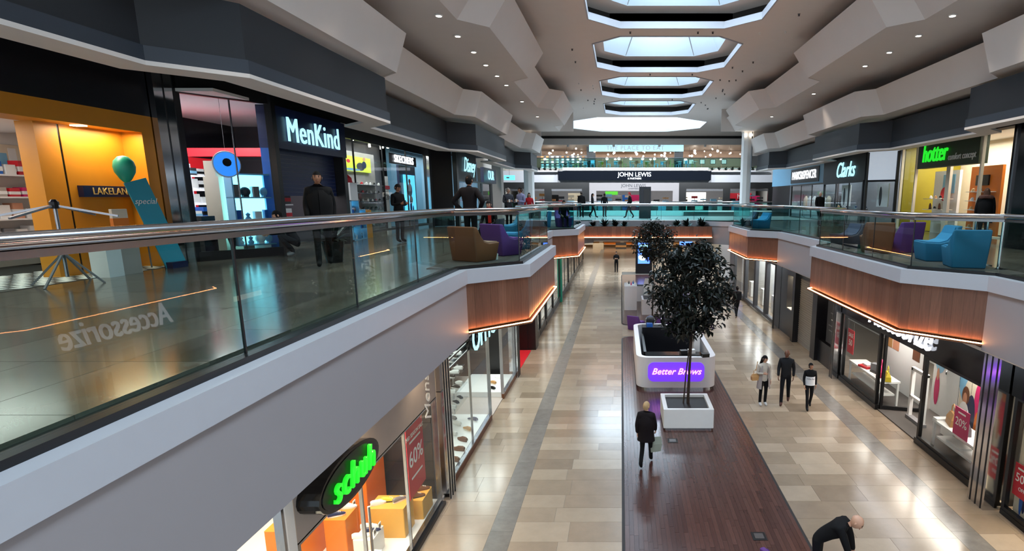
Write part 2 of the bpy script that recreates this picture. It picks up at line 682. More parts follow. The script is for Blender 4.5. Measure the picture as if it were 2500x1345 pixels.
# dark mats in the bays under the chairs
for k, (E, i, sg) in enumerate(((EL, 1, 1), (EL, 5, 1), (ER, 1, -1), (ER, 5, -1))):
    (xa, ya), (xb, yb), (xc, yc), (xd, yd) = E[i:i + 4]
    q = .28 * sg
    xw = xa - .75 * sg
    o = MB().prism([(xw, ya), (xa - q, ya), (xb - q, yb), (xc - q, yc), (xd - q, yd), (xw, yd)], ZU - .03, ZU + .012).build('trim_%d' % (2 + k), 'carpet_dark')
    struct(o, 'dark carpet inset of the seating bay')
# bridge floor beyond
struct(MB().box(-13, 16, 36.2, 44.8, ZU - .03, ZU).build('floor_bridge', mat('pale_stone', '#b9b4ae', .3)), 'pale floor of the bridge across the mall')
# fascia: white apron, ledge, timber cladding and LED strip of each bay
tn = [10]
def trim(b, m, label=None, **k):
    tn[0] += 1
    return struct(b.build('trim_%d' % tn[0], m, **k), label)
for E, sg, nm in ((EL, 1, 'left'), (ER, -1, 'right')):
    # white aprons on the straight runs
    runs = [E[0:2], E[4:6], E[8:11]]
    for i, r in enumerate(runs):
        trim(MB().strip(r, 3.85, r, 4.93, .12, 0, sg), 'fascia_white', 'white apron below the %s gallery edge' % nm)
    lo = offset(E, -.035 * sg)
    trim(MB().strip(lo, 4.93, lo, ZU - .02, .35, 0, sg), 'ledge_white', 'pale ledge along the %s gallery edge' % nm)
    lo2 = offset(E, .12 * sg)
    g = offset(E, .14 * sg)
    trim(MB().strip(lo2, ZU - .02, lo2, ZU + .035, .11, 0, sg), 'black', 'black base channel of the %s glass balustrade' % nm)
    for bi, i in enumerate((1, 5)):
        path = E[i:i + 4]
        back = offset(path, .08 * sg)
        w_ = trim(MB().strip(back, 4.0, back, 4.93, .06, 0, sg), 'deck_back', 'timber clad bay of the %s gallery, %s' % (nm, ('near', 'far')[bi]))
        zb = 4.03
        for k in range(3):
            a = Vector(path[k])
            c = Vector(path[k + 1])
            L = (c - a).length
            n = max(3, int(L / (.165 if bi == 0 else .33)))
            d = (c - a) / L
            rz = math.atan2(d.y, d.x)
            nrm = Vector((-d.y, d.x)) * sg
            for q in range(n):
                p = a + d * (L * (q + .5) / n) + nrm * .05
                inst('plank', ubox('clad_wood'), (p.x, p.y, zb), rz, w_, (L / n - .002, .05 + .003 * (q % 2), 4.93 - zb))
        sh = offset(path, -.04 * sg)
        trim(MB().strip(sh, 3.93, sh, 3.965, .35, 0, sg), 'brown', 'thin timber shelf under the cladding')
        lp = offset(path, -.035 * sg)
        le = MB().strip(lp, 3.966, lp, 3.982, .02, 0, sg).build('led_strip', 'led_warm')
        tag(le, 'warm LED strip glowing under the %s timber bay, %s one' % (nm, ('nearer', 'farther')[bi]), 'light strip')
# soffit below the gallery and shop wall heads
struct(MB().box(-14, -3.08, .5, 66, 3.8, 3.86).build('ceiling_lower_left', 'plaster'), 'white soffit under the left gallery')
struct(MB().box(6.62, 17, .5, 66, 3.8, 3.86).build('ceiling_lower_right', 'plaster'), 'white soffit under the right gallery')
struct(MB().box(-3.0, 6.6, 36.2, 45, 3.9, 3.99).build('ceiling_bridge', 'plaster'), 'soffit under the bridge')
# bridge front: timber planter trough
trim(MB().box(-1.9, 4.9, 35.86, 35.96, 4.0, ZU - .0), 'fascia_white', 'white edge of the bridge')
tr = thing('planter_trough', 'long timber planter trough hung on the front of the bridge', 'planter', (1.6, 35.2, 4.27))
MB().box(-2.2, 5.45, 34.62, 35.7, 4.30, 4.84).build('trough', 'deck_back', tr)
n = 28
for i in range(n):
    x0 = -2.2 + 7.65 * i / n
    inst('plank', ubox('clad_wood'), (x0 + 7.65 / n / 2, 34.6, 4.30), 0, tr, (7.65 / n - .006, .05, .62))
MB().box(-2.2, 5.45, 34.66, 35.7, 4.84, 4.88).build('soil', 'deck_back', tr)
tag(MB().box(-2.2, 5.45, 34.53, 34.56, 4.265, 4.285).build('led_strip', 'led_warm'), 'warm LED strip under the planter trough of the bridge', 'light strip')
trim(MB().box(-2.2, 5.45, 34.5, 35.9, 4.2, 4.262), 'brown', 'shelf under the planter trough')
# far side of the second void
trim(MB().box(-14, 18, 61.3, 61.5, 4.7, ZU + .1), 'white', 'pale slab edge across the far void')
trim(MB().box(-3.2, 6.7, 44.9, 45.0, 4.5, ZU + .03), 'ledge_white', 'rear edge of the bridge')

# ------------------------------------------------------------------ ceiling with octagonal roof lights
ZC = 12.44
def octagon(yf, i=0., ln=6.0, x0=-1.08, x1=4.68, ch=1.06):
    a, b_, c, d = x0 + i, x1 - i, yf - ln + i, yf - i
    ch = ch - i * .3
    return [(a + ch, d), (b_ - ch, d), (b_, d - ch), (b_, c + ch), (b_ - ch, c), (a + ch, c), (a, c + ch), (a, d - ch)]
def ceil_cell(b, oc, xa, xb, ya, yb, z):
    TL, TR, BR, BL = (xa, yb), (xb, yb), (xb, ya), (xa, ya)
    fs = [(TL, TR, oc[1], oc[0]), (TR, BR, oc[3], oc[2]), (BR, BL, oc[5], oc[4]), (BL, TL, oc[7], oc[6]),
          (TR, oc[2], oc[1]), (BR, oc[4], oc[3]), (BL, oc[6], oc[5]), (TL, oc[0], oc[7])]
    for f in fs:
        b.face([(x, y, z) for x, y in f])
cb = MB()
y_prev = -6.4
for yf in SKYF:
    ye = yf + .5
    ceil_cell(cb, octagon(yf), -8.2, 11.8, y_prev, ye, ZC)
    y_prev = ye
big = octagon(53.4, 0, 9.2, -4.3, 6.7, 2.6)
ceil_cell(cb, big, -14, 18, y_prev, 57, ZC)
ce = struct(cb.build('ceiling', 'plaster'), 'warm white ceiling pierced by octagonal roof lights')
for j, yf in enumerate(SKYF):
    if j < 1:
        continue
    oc = octagon(yf)
    t = thing('roof_light', 'octagonal roof light, number %s from the %s' % (('one', 'two', 'three', 'four', 'five', 'six', 'seven')[len(SKYF) - 1 - j], 'far end of the row'), 'skylight', (1.77, yf - 3, ZC))
    def ring(p, z):
        return [(x, y, z) for x, y in p]
    o1, o2 = octagon(yf), octagon(yf, .02)
    b = MB()
    for i in range(8):
        k = (i + 1) % 8
        b.face([(*oc[i], ZC - .03), (*oc[k], ZC - .03), (*oc[k], ZC + .2), (*oc[i], ZC + .2)])
        ou = octagon(yf, -.05)
        b.face([(*ou[i], ZC - .03), (*ou[k], ZC - .03), (*oc[k], ZC - .03), (*oc[i], ZC - .03)])
        b.face([(*ou[i], ZC - .03), (*ou[i], ZC + .02), (*ou[k], ZC + .02), (*ou[k], ZC - .03)])
    b.build('rim', 'ledge_white', t)
    # dark recess then inner soffit ring
    out_, inn = octagon(yf, -.55), octagon(yf, .34)
    b = MB()
    for i in range(8):
        k = (i + 1) % 8
        b.face([(*out_[i], ZC + .62), (*out_[k], ZC + .62), (*inn[k], ZC + .62), (*inn[i], ZC + .62)])
    b.build('inner_soffit', 'plaster', t)
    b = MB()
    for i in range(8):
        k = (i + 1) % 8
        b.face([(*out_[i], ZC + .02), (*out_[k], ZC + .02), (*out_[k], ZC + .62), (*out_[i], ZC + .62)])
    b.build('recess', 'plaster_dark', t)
    # sloping well
    top = octagon(yf, 1.35)
    for i in range(8):
        k = (i + 1) % 8
        MB().face([(*inn[i], ZC + .6), (*inn[k], ZC + .6), (*top[k], ZC + 2.45), (*top[i], ZC + 2.45)]).build('well_panel', 'well_white', t)
    for i in (0, 1, 4, 5):
        MB().bar((*inn[i], ZC + .64), (*top[i], ZC + 2.43), .05, .05).build('rib', 'grey', t)
    b = MB().prism(top, ZC + 2.5, ZC + 2.53)
    b.build('glazing', 'sky_glazing', t)
# large roof light beyond
t = thing('roof_light', 'wide bright roof light over the far court', 'skylight', (1.2, 48.8, ZC))
for i in range(8):
    k = (i + 1) % 8
    bt = octagon(53.0, .6, 8.4, -4.3, 6.7, 2.6)
    MB().face([(*big[i], ZC), (*big[k], ZC), (*bt[k], ZC + 1.7), (*bt[i], ZC + 1.7)]).build('well_panel', 'well_white', t)
MB().prism(octagon(53.0, .5, 8.4, -4.3, 6.7, 2.6), ZC + 2.1, ZC + 2.13).build('glazing', 'sky_glazing', t)
MB().box(1.0, 1.4, 44.4, 53.2, ZC + 1.4, ZC + 1.7).build('beam', 'grey', t)
for k in range(7):
    x = -2.6 + k * 1.25
    g = tag(MB().sphere((x, 52.2, ZC + .75), .16).build('globe_lamp', 'lamp_white', smooth=60), 'round globe lamp hanging in the wide far roof light', 'lamp', 'globe lamps in the far roof light')
    MB().tube([(x, 52.2, ZC + .9), (x, 52.2, ZC + 1.72)], .01, 5).build('cord', 'black', g)
# stepped fascias A (upper), B (lower), navy C, both sides
def zig(rec, bul, bays, ya, yb):
    p = [(rec, ya)]
    d = abs(bul - rec)
    for a, c in bays:
        if a <= ya + d:
            p = [(bul, ya)]
        else:
            p += [(rec, a - d), (bul, a)]
        if c >= yb:
            p += [(bul, yb)]
            return p
        p += [(bul, c), (rec, c + d)]
    p.append((rec, yb))
    return p
YE = 40.2
SIDES = {}
for sg, nm in ((1, 'left'), (-1, 'right')):
    f = (lambda x: x) if sg == 1 else mx
    A_b = [(2.0, 8.6), (16.3, 22.8), (30.5, 36.9)]
    B_b = [(-2, .6), (8.2, 14.9), (22.6, 28.8), (36.6, 44)]
    C_b = [(-5, .4), (9.3, 14.7), (23.5, 29.2), (37.5, 46)] if sg == 1 else [(9.3, 16.0), (23.2, 28.4), (37, 46)]
    def both(rec, bul, bays):
        return zig(f(rec), f(bul), bays, -4, YE)
    Al, Au = both(-4.15, -3.48, A_b), both(-3.55, -2.9, A_b)
    Bl, Bu = both(-6.1, -5.5, B_b), both(-5.75, -5.2, B_b)
    Cl = both(-6.6, -5.72, C_b)
    trim(MB().strip(Al, 11.0, Au, 11.88, .07, 0, sg), 'plaster', 'upper raked white bulkhead of the %s side' % nm)
    trim(MB().strip(Bl, 9.58, Bu, 10.48, .07, 0, sg), 'plaster', 'lower raked white bulkhead of the %s side' % nm)
    for P_, z, xo in ((Al, 11.0, -8.2), (Bl, 9.58, -8.2)):
        b = MB()
        Q_ = offset(P_, .06 * sg)
        for i in range(len(Q_) - 1):
            (xa, ya), (xb, yb) = Q_[i], Q_[i + 1]
            b.prism([(xa, ya), (xb, yb), (f(xo), yb), (f(xo), ya)], z + .006, z + .05)
        trim(b, 'plaster', 'stepped soffit of the %s side' % nm)
    # navy bulkhead with paler lip and white underside
    trim(MB().strip(Cl, 8.62, Cl, 9.42, .1, 0, sg), 'navy', 'dark blue-grey bulkhead over the %s shops' % nm)
    Cp = offset(Cl, -.05 * sg)
    trim(MB().strip(Cp, 8.42, Cp, 8.62, .2, 0, sg), 'navy_lip', 'paler lip of the %s dark bulkhead' % nm)
    trim(MB().strip(Cp, 8.36, Cp, 8.42, .55, 0, sg), 'plaster', 'white underside of the %s dark bulkhead' % nm)
    # walkway ceiling behind
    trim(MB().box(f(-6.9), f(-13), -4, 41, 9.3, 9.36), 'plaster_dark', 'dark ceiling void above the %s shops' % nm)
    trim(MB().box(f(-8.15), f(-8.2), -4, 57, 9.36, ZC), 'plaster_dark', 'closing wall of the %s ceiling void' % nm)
    trim(MB().box(f(-8.2), f(-3.2), YE, YE + .1, 11.0, 12.44).box(f(-8.2), f(-5.4), YE, YE + .1, 9.4, 11.0), 'plaster', 'end wall of the %s stepped ceiling' % nm)
# portal columns and beam
for x, q in ((-6.35, 'left'), (8.6, 'right')):
    t = thing('column', 'tall white %s column at the far end of the galleries' % q, 'column', (x, 40.6, ZU))
    MB().lathe([(.36, ZU), (.36, 11.0)], (x, 40.6, 0), 8).build('shaft', 'white', t)
    MB().lathe([(.36, 10.9), (.6, 11.6), (.9, 12.3)], (x, 40.6, 0), 8).build('head', 'plaster', t)
    for d in (-.22, .22):
        MB().lathe([(.05, 10.7), (.05, 10.85)], (x + d, 40.2, 0), 8).build('uplight', 'lamp_white', t)
trim(MB().box(-14, 18, 57, 57.4, 11.65, 12.2), 'plaster', 'white beam before the cafe')
trim(MB().box(-14, 18, 57.0, 57.3, 12.2, 12.5), 'black', 'dark slot above the beam')
struct(MB().box(-14, 18, 57.2, 80, 12.5, 12.6).build('ceiling_cafe', 'taupe'), 'cafe ceiling')
# outer walls closing the building
struct(MB().box(-14.2, -14, -2, 80, 0, 12.6).build('wall_left', 'white'))
struct(MB().box(18, 18.2, -2, 80, 0, 12.6).build('wall_right', 'white'))
struct(MB().box(-14, 18, 80, 80.3, 0, 12.6).build('wall_back', 'cream'))
# recessed downlights of the soffits
DL = [(-4.5, 15.28), (-4.54, 17.1), (-4.54, 18.86), (-4.57, 20.6), (-4.56, 22.35), (-4.56, 24.1), (8.19, 15.28), (8.25, 17.05), (8.29, 18.9), (8.31, 20.74), (-4.5, 11.6), (-4.5, 13.4), (8.2, 11.6), (8.2, 13.4), (-4.5, 8), (8.2, 8), (-4.5, 4.5), (8.2, 4.5), (-4.6, 28), (8.3, 26), (-4.6, 33), (8.3, 33)]
for i, (x, y) in enumerate(DL):
    t = thing('downlight', 'small recessed downlight in the stepped white soffit', 'downlight', (x, y, 11.0), 0, 'lit downlights in the soffits')
    MB().lathe([(.11, -.025), (.11, -.001)], (x, y, 11.0), 10).build('bezel', 'white', t)
    MB().lathe([(.07, -.03), (.07, -.024)], (x, y, 11.0), 10).build('lens', 'lamp_white', t)
    lamp('downlight_beam', 'SPOT', (x, y, 10.94), 270, (1, .84, .68), spot=84, blend=.9, soft=.12)
# sprinklers and small speakers on the main ceiling
for i in range(46):
    s_ = R.choice((-1, 1))
    x = 1.77 + s_ * R.uniform(3.1, 4.3)
    y = R.uniform(13, 40)
    if i > 36:
        x = R.uniform(-.8, 4.4)
        y = R.choice(SKYF[3:6]) + .55
    tag(MB().lathe([(.0, -.07), (.03, -.065), (.04, -.05), (.015, -.03), (.05, 0)], (x, y, ZC), 7).build('sprinkler', 'grey_dark' if R.random() < .7 else 'white'), 'tiny sprinkler head on the ceiling between the roof lights', 'sprinkler', 'ceiling sprinklers')

# downlights in the soffits below the galleries
for x in (-3.5, 7.35):
    for k in range(14):
        y = 5.2 + k * 2.6
        t = thing('downlight', 'small round downlight under the %s gallery' % ('left' if x < 0 else 'right'), 'downlight', (x, y, 3.8), 0, 'downlights under the %s gallery' % ('left' if x < 0 else 'right'))
        MB().lathe([(.09, -.02), (.09, -.001)], (x, y, 3.8), 10).build('bezel', 'white', t)
        MB().lathe([(.06, -.025), (.06, -.019)], (x, y, 3.8), 10).build('lens', 'lamp_white', t)
        lamp('downlight_beam', 'SPOT', (x, y, 3.76), 55, (1, .78, .52), spot=120, blend=.8, soft=.06)
# spotlights added on the far beam to brighten the store front
for k in range(6):
    x = -9.5 + k * 4.4
    t = thing('spotlight', 'spotlight on the far beam, aimed at the store front', 'spotlight', (x, 57.2, 11.45), 0, 'spotlights on the far beam')
    MB().lathe([(.1, 0), (.13, .2)], (x, 57.2, 11.45), 10).build('added_can', 'white', t)
    lamp('added_wash', 'SPOT', (x, 57.35, 11.4), 2900, (.88, .95, 1), spot=120, blend=.9, soft=.15, rot=(math.radians(66), 0, 0))
# ------------------------------------------------------------------ glass balustrades
def balustrade(path, zr, label, sub=2.12, gm='pane_rail', h0=.0):
    c = path[len(path) // 2]
    t = thing('glass_balustrade', label, 'balustrade', (c[0], c[1], ZU))
    for i in range(len(path) - 1):
        a, b_ = Vector(path[i]), Vector(path[i + 1])
        L = (b_ - a).length
        n = max(1, round(L / sub))
        for k in range(n):
            p = a + (b_ - a) * (k / n)
            q = a + (b_ - a) * ((k + 1) / n)
            d = (q - p).normalized() * .009
            MB().bar((p.x + d.x, p.y + d.y, (ZU + .03 + zr) / 2), (q.x - d.x, q.y - d.y, (ZU + .03 + zr) / 2), .015, zr - ZU - .03).build('pane', gm, t)
            if k or i:
                MB().box(p.x - .009, p.x + .009, p.y - .009, p.y + .009, ZU + .03, zr).build('joint', 'shop_dark', t)
    b = MB()
    MB().tube([(x, y, zr + .02) for x, y in path], .05, 14).build('handrail', 'chrome', t, smooth=50)
    MB().strip(offset(path, -.02), zr - .075, offset(path, -.02), zr - .03, .04).build('lower_rail', 'steel', t)
    return t
GL = offset(EL, .2)
GR = offset(ER, -.2)
balustrade(GL[0:2], 6.31, 'glass balustrade of the near left gallery, showing mirrored shop lettering')
balustrade(GL[1:5], 6.30, 'glass balustrade around the near left seating bay', 1.6)
balustrade(GL[4:6], 6.28, 'glass balustrade between the two left seating bays')
balustrade(GL[5:9], 6.26, 'glass balustrade around the far left seating bay', 1.7, 'pane_green')
balustrade(GR[0:2], 6.22, 'glass balustrade at the right edge of the picture')
balustrade(GR[1:5], 6.22, 'glass balustrade around the near right seating bay', 1.8)
balustrade(GR[4:6], 6.22, 'glass balustrade between the two right seating bays', 2.1, 'pane_green')
balustrade(GR[5:9], 6.22, 'glass balustrade around the far right seating bay', 1.8, 'pane_green')
balustrade([GL[8], GL[9], (-1.6, 36.15), (4.55, 36.15), GR[9], GR[8]], 6.18, 'glass balustrade along the front of the bridge', 2.2, 'pane_green')
balustrade([(-3.3, 45.2), (6.8, 45.2)], 6.18, 'glass balustrade along the rear of the bridge', 2.2, 'pane_green')
balustrade([(-13, 61.45), (17, 61.45)], 6.2, 'glass balustrade across the far court before the department store', 2.5, 'pane_green')

# ------------------------------------------------------------------ generic goods
def shoe_mesh(col, sole='white', boot=0.):
    """trainer or boot, heel at -x, toe at +x, .28 long"""
    b = MB()
    out = []
    N = 12
    for k in range(N):
        a = 2 * math.pi * k / N
        x = .14 * math.cos(a)
        w_ = .048 if x > 0 else .038
        out.append((x, w_ * math.sin(a)))
    b.prism(out, 0, .028, 1)
    secs = [(-.135, .03, .085 + boot), (-.10, .036, .10 + boot), (-.04, .037, .095 + boot * .9), (.01, .040, .085), (.06, .044, .065), (.11, .040, .048), (.137, .018, .035)]
    rings = []
    for x, hw, h in secs:
        r = []
        for k in range(9):
            a = math.pi * k / 8
            r.append((x, hw * math.cos(a), .026 + (h - .026) * math.sin(a) ** .7))
        rings.append(r)
    b.loft(rings, 0)
    for k in range(3):
        x = .015 + k * .022
        b.bar((x, -.022, .086 - k * .009), (x, .022, .086 - k * .009), .008, .006, 2)
    me = b.mesh('shoe', [col, sole, 'print_white'], smooth=40)
    return me
SHOES = {k: shoe_mesh(*v) for k, v in {'white': ('white', 'white'), 'navy': ('blue_dark', 'white'), 'black': ('black', 'white'), 'tan': ('tan', 'cream'), 'brown': ('brown', 'brown'), 'yellow': ('yellow', 'black'), 'grey': ('grey', 'white'), 'red': ('red', 'white'), 'boot': ('brown', 'black', .1)}.items()}
def shoe(kind, loc, rz, label, group, s=1.):
    return tag(inst('shoe', SHOES[kind], loc, rz, None, (s, s, s)), label, 'shoe', group)
def carton(loc, sx, sy, sz, m, label, group, rz=0., cat='box', band=None, name='product_box'):
    b = MB().box(-sx / 2, sx / 2, -sy / 2, sy / 2, 0, sz)
    if band:
        e = .004
        b.box(-sx / 2 - e, sx / 2 + e, -sy / 2 - e, sy / 2 + e, sz * .25, sz * .6, 1)
    o = b.build(name, [m, band or m], local=True)
    o.location = loc
    o.rotation_euler = (0, 0, rz)
    return tag(o, label, cat, group)
def frame_rect(b, plane, c, a0, a1, z0, z1, t, d, m=0):
    """rectangular frame in an x = c ('x') or y = c ('y') plane"""
    for p0, p1, q0, q1 in ((a0, a1, z0, z0 + t), (a0, a1, z1 - t, z1), (a0, a0 + t, z0 + t, z1 - t), (a1 - t, a1, z0 + t, z1 - t)):
        if plane == 'x':
            b.box(c - d / 2, c + d / 2, p0, p1, q0, q1, m)
        else:
            b.box(p0, p1, c - d / 2, c + d / 2, q0, q1, m)
    return b
def shop_window(x, y0, y1, z0, z1, label, n=1, frame='black', t=.07, gm='pane_shop', d=.1, cat='shop window'):
    w_ = thing('shop_window', label, cat, (x, (y0 + y1) / 2, z0))
    b = MB()
    frame_rect(b, 'x', x, y0, y1, z0, z1, t, d)
    for k in range(1, n):
        y = y0 + (y1 - y0) * k / n
        b.box(x - d / 4, x + d / 4, y - .02, y + .02, z0 + t, z1 - t)
    b.build('frame', frame, w_)
    for k in range(n):
        ya, yb = y0 + (y1 - y0) * k / n + .03, y0 + (y1 - y0) * (k + 1) / n - .03
        MB().box(x - .006, x + .006, ya, yb, z0 + t, z1 - t).build('pane', gm, w_)
    return w_
def poster(x, y0, y1, z0, z1, m, label, face=1, lines=(), cat='poster', hang=3.8):
    """flat printed poster in an x plane; face +1 looks to +x"""
    yc, zc = (y0 + y1) / 2, (z0 + z1) / 2
    t = MB().box(x - .006, x + .006, y0, y1, z0, z1).build('poster', m)
    tag(t, label, cat)
    if hang:
        for yy in (y0 + .06, y1 - .06):
            MB().tube([(x, yy, z1 - .02), (x, yy, hang)], .004, 5).build('cord', 'steel', t)
    for s, dz, sz, lm in lines:
        if s == '-':                        # a line of print too small to read
            MB().box(x + .006 * face, x + .008 * face, yc - sz / 2, yc + sz / 2, zc + dz - .02, zc + dz + .02).build('print_line', lm, t)
            continue
        letters(s, sz, lm, (x + .009 * face, yc, zc + dz), FACE_PX if face > 0 else FACE_NX, t, ext=.004, bold=sz * .012)
    return t
# ------------------------------------------------------------------ lower left shops (front line x = -3.94)
XL = -3.94
struct(MB().box(-8.7, -8.5, 1, 60, 0, 3.8).build('wall_shop_left', 'cream'), 'rear wall of the lower left shops')
def party(x0, x1, y, m='white', t=.1, z1=3.8, label='party wall between two shops'):
    tn[0] += 1
    return struct(MB().box(x0, x1, y - t / 2, y + t / 2, 0, z1).build('wall_party_%d' % tn[0], m), label)
def shopfloor(x0, x1, y0, y1, m, z=.02):
    tn[0] += 1
    return struct(MB().box(x0, x1, y0, y1, -.02, z).build('floor_shop_%d' % tn[0], m), 'shop floor')
# shoe shop with the green sign
shopfloor(-8.5, XL, 2, 11.7, 'white', .05)
party(-8.5, -4.1, 11.75, 'cream')
party(-7.4, -5.1, 5.6, 'cream')
dk = party(-5.6, -4.05, 11.66, 'grey_dark', .06, 3.2, 'dark tiled return wall')
for k in range(7):
    inst('tile', ubox('shop_dark'), (-4.83, 11.62, .08 + k * .44), 0, dk, (1.5, .02, .43))
t = thing('shop_sign', 'grey shop fascia carrying a black oval with green glowing word schuh', 'shop sign', (XL, 8.8, 2.45))
MB().box(XL - .05, XL + .05, 6.25, 11.5, 2.45, 3.8).build('fascia_panel', 'taupe', t)
def oval(x, yc, zc, ay, az, t_, n=32):
    v = []
    for x_ in (x, x + t_):
        for k in range(n):
            a = 2 * math.pi * k / n
            v.append((x_, yc + ay * math.cos(a), zc + az * math.sin(a)))
    f = [list(range(n))[::-1], list(range(n, 2 * n))] + [(k, (k + 1) % n, n + (k + 1) % n, n + k) for k in range(n)]
    return v, f
ov = MB().raw(*oval(XL + .05, 7.15, 2.93, .86, .34, .28)).build('oval_panel', 'black_gloss', t)
MB().raw(*oval(XL + .32, 7.15, 2.93, .80, .29, .02)).build('oval_face', 'black', ov)
letters('schuh', .50, 'sign_green', (XL + .37, 7.15, 2.93), FACE_PX, ov, ext=.05, shear=.25, bold=.02, sx=.92, spacing=1.12, name='letters')
ml = text('Mens', .46, .01, shear=.35, bold=.004)
ml.transform(Matrix.Rotation(-math.pi / 2, 4, 'Y'))
ml.materials.clear()
ml.materials.append(M['print_white'])
inst('small_lettering', ml, (XL + .06, 10.95, 2.62), FACE_PX, t)
shop_window(XL, 6.25, 11.5, .08, 2.47, 'glazed front of the shoe shop with the green sign', 3, 'steel', .05)
shop_window(XL, 2.5, 6.05, .08, 3.75, 'shoe shop glazing left of the green sign, at the lower edge', 1, 'steel', .05)
tag(MB().box(XL - .06, XL + .06, 6.06, 6.22, 0.05, 3.8).build('post', 'white'), 'white post left of the green shop sign', 'post')
tag(MB().tube([(XL + .1, 8.0, .75), (XL + .1, 8.0, 1.95)], .022, 8).build('door_handle', 'chrome'), 'long vertical steel door pull on the shoe shop glazing', 'door handle')
tag(MB().box(XL - .02, XL + .12, 6.25, 11.5, .0, .08).build('threshold', 'black'), 'dark threshold strip under the shoe shop glazing', 'threshold')
PL = [(-4.55, 10.4, .7, .52, .62, 'tan_ply', 'wide tan plinth with trainers in the shoe shop window'), (-4.22, 11.1, .3, .6, .42, 'tan_ply', 'small tan plinth below the red sale poster'), (-5.2, 9.75, .4, .55, .78, 'orange_ply', 'orange plinth with two white trainers in the shoe shop'), (-5.35, 11.05, .5, .9, 1.25, 'orange_ply', 'tall orange counter at the rear of the shoe shop'), (-5.75, 9.9, .3, 2.6, 1.1, 'orange_ply', 'long orange screen behind the plinths'), (-4.68, 9.65, .36, .5, .42, 'white', 'white block crowded with shoes next to the glass'), (-4.45, 9.05, .5, .55, .26, 'white', 'low white block at the lower edge of the shoe shop window'), (-5.6, 7.6, .5, .9, .5, 'tan', 'brown carton plinth left of the green sign')]
for x, y, wx, wy, h, m, lb in PL:
    tag(MB().rbox(x, y, wx, wy, .05, .05 + h, .012, seg=1).build('display_plinth', m), lb, 'plinth')
for k, (x, y, z, kd, rz) in enumerate([(-4.75, 10.32, .67, 'white', .6), (-4.58, 10.42, .67, 'yellow', .2), (-4.38, 10.45, .67, 'grey', .9), (-5.22, 9.62, .83, 'navy', .5), (-5.14, 9.9, .83, 'white', .3), (-4.75, 9.5, .47, 'white', .3), (-4.62, 9.68, .47, 'navy', .3), (-4.74, 9.82, .47, 'white', .3), (-4.56, 8.93, .31, 'black', .4), (-4.4, 9.05, .31, 'grey', .5), (-4.42, 9.22, .31, 'white', .5), (-4.22, 10.95, .47, 'boot', .5), (-4.22, 11.25, .47, 'brown', .5), (-5.3, 10.75, 1.3, 'red', 0), (-5.3, 11.0, 1.3, 'white', 0), (-5.3, 11.3, 1.3, 'white', 0), (-5.6, 7.6, .55, 'tan', .4)]):
    shoe(kd, (x, y, z), rz, '%s shoe on a plinth in the shoe shop window, place %s from the left' % (kd, ('1st', '2nd', '3rd', '4th', '5th', '6th', '7th', '8th', '9th', '10th', '11th', '12th', '13th', '14th', '15th', '16th', '17th')[k]), 'shoes in the green-signed shop', 1.1)
for k, (x, y, z) in enumerate([(-4.53, 9.58, .47), (-4.53, 9.8, .47), (-5.05, 9.96, .83), (-4.25, 9.15, .31)]):
    c_ = MB().box(x - .005, x + .005, y - .05, y + .05, z, z + .12).build('price_card', 'print_white')
    MB().box(x + .005, x + .007, y - .03, y + .03, z + .03, z + .09).build('print', 'black', c_)
    tag(c_, 'small white price card among the shoes', 'price card', 'price cards in the shoe shop')
poster(-4.1, 10.25, 11.15, .78, 2.24, 'red_print', 'red poster reading mid season sale 60 per cent in shoe shop window', 1, [('MID SEASON SALE', .5, .115, 'print_white'), ('60%', .02, .46, 'print_white'), ('-', -.36, .6, 'print_white'), ('-', .38, .6, 'print_white')])
lamp('shop_light', 'AREA', (-5.4, 8.5, 3.7), 420, (1, .86, .66), 2.4, 5)
lamp('shop_light', 'AREA', (-6.4, 4.2, 3.7), 160, (1, .86, .66), 2, 3)
# chrome column between the two shoe shops
def chrome_column(x, y, wx, wy, label, z1=3.85):
    t = thing('chrome_column', label, 'column', (x, y, 0))
    MB().box(x - wx / 2, x + wx / 2, y - wy / 2, y + wy / 2, 0, z1).build('casing', 'chrome', t)
    for k in range(3):
        yy = y - wy / 2 + wy * (k + .5) / 3
        MB().box(x - wx / 2 - .012, x + wx / 2 + .012, yy - .012, yy + .012, 0, z1).build('seam', 'black', t)
    return t
chrome_column(-3.98, 11.9, .4, .5, 'mirror polished column between the two left shoe shops')
# second shoe shop: white platform, glass shelves, large letters
shopfloor(-8.5, XL, 12.2, 20.6, 'taupe', .03)
pf = MB().box(-5.5, -4.0, 12.3, 16.3, .0, .2).build('display_platform', 'white')
tag(pf, 'long white platform with shoes behind second left shop window', 'platform')
tag(MB().box(-5.5, -4.0, 18.3, 20.3, .0, .2).build('display_platform', 'white'), 'white platform beyond the entrance of the second left shop', 'platform')
tag(MB().box(XL - .03, XL + .05, 12.2, 16.4, 0, .17).box(XL - .03, XL + .05, 18.2, 20.4, 0, .17).build('plinth_rail', 'brown'), 'brown skirting under the second left shop window', 'skirting')
shop_window(XL, 12.25, 16.4, .17, 3.75, 'tall glazed front beside the mirror polished column', 2, 'steel', .03, 'pane_shop')
shop_window(XL, 18.2, 20.4, .17, 3.75, 'glazed front beyond the second shop entrance', 1, 'steel', .03, 'pane_shop')
t = thing('shop_sign', 'large white block letters cut off by the timber bay', 'shop sign', (XL + .12, 15.3, 2.62))
letters('OFFICE', .98, 'sign_ice', (XL + .20, 15.6, 2.99), FACE_PX, t, ext=.02, bold=.02, name='letter_faces')
letters('OFFICE', .98, 'black_gloss', (XL + .1, 15.6, 2.99), FACE_PX, t, ext=.16, bold=.022, name='letter_returns')
for k in range(5):
    MB().box(XL + .03, XL + .06, 12.3, 20.3, 2.75 + k * .2, 2.79 + k * .2).build('slat', 'black', t)
g_ = 'shoes on the white platform'
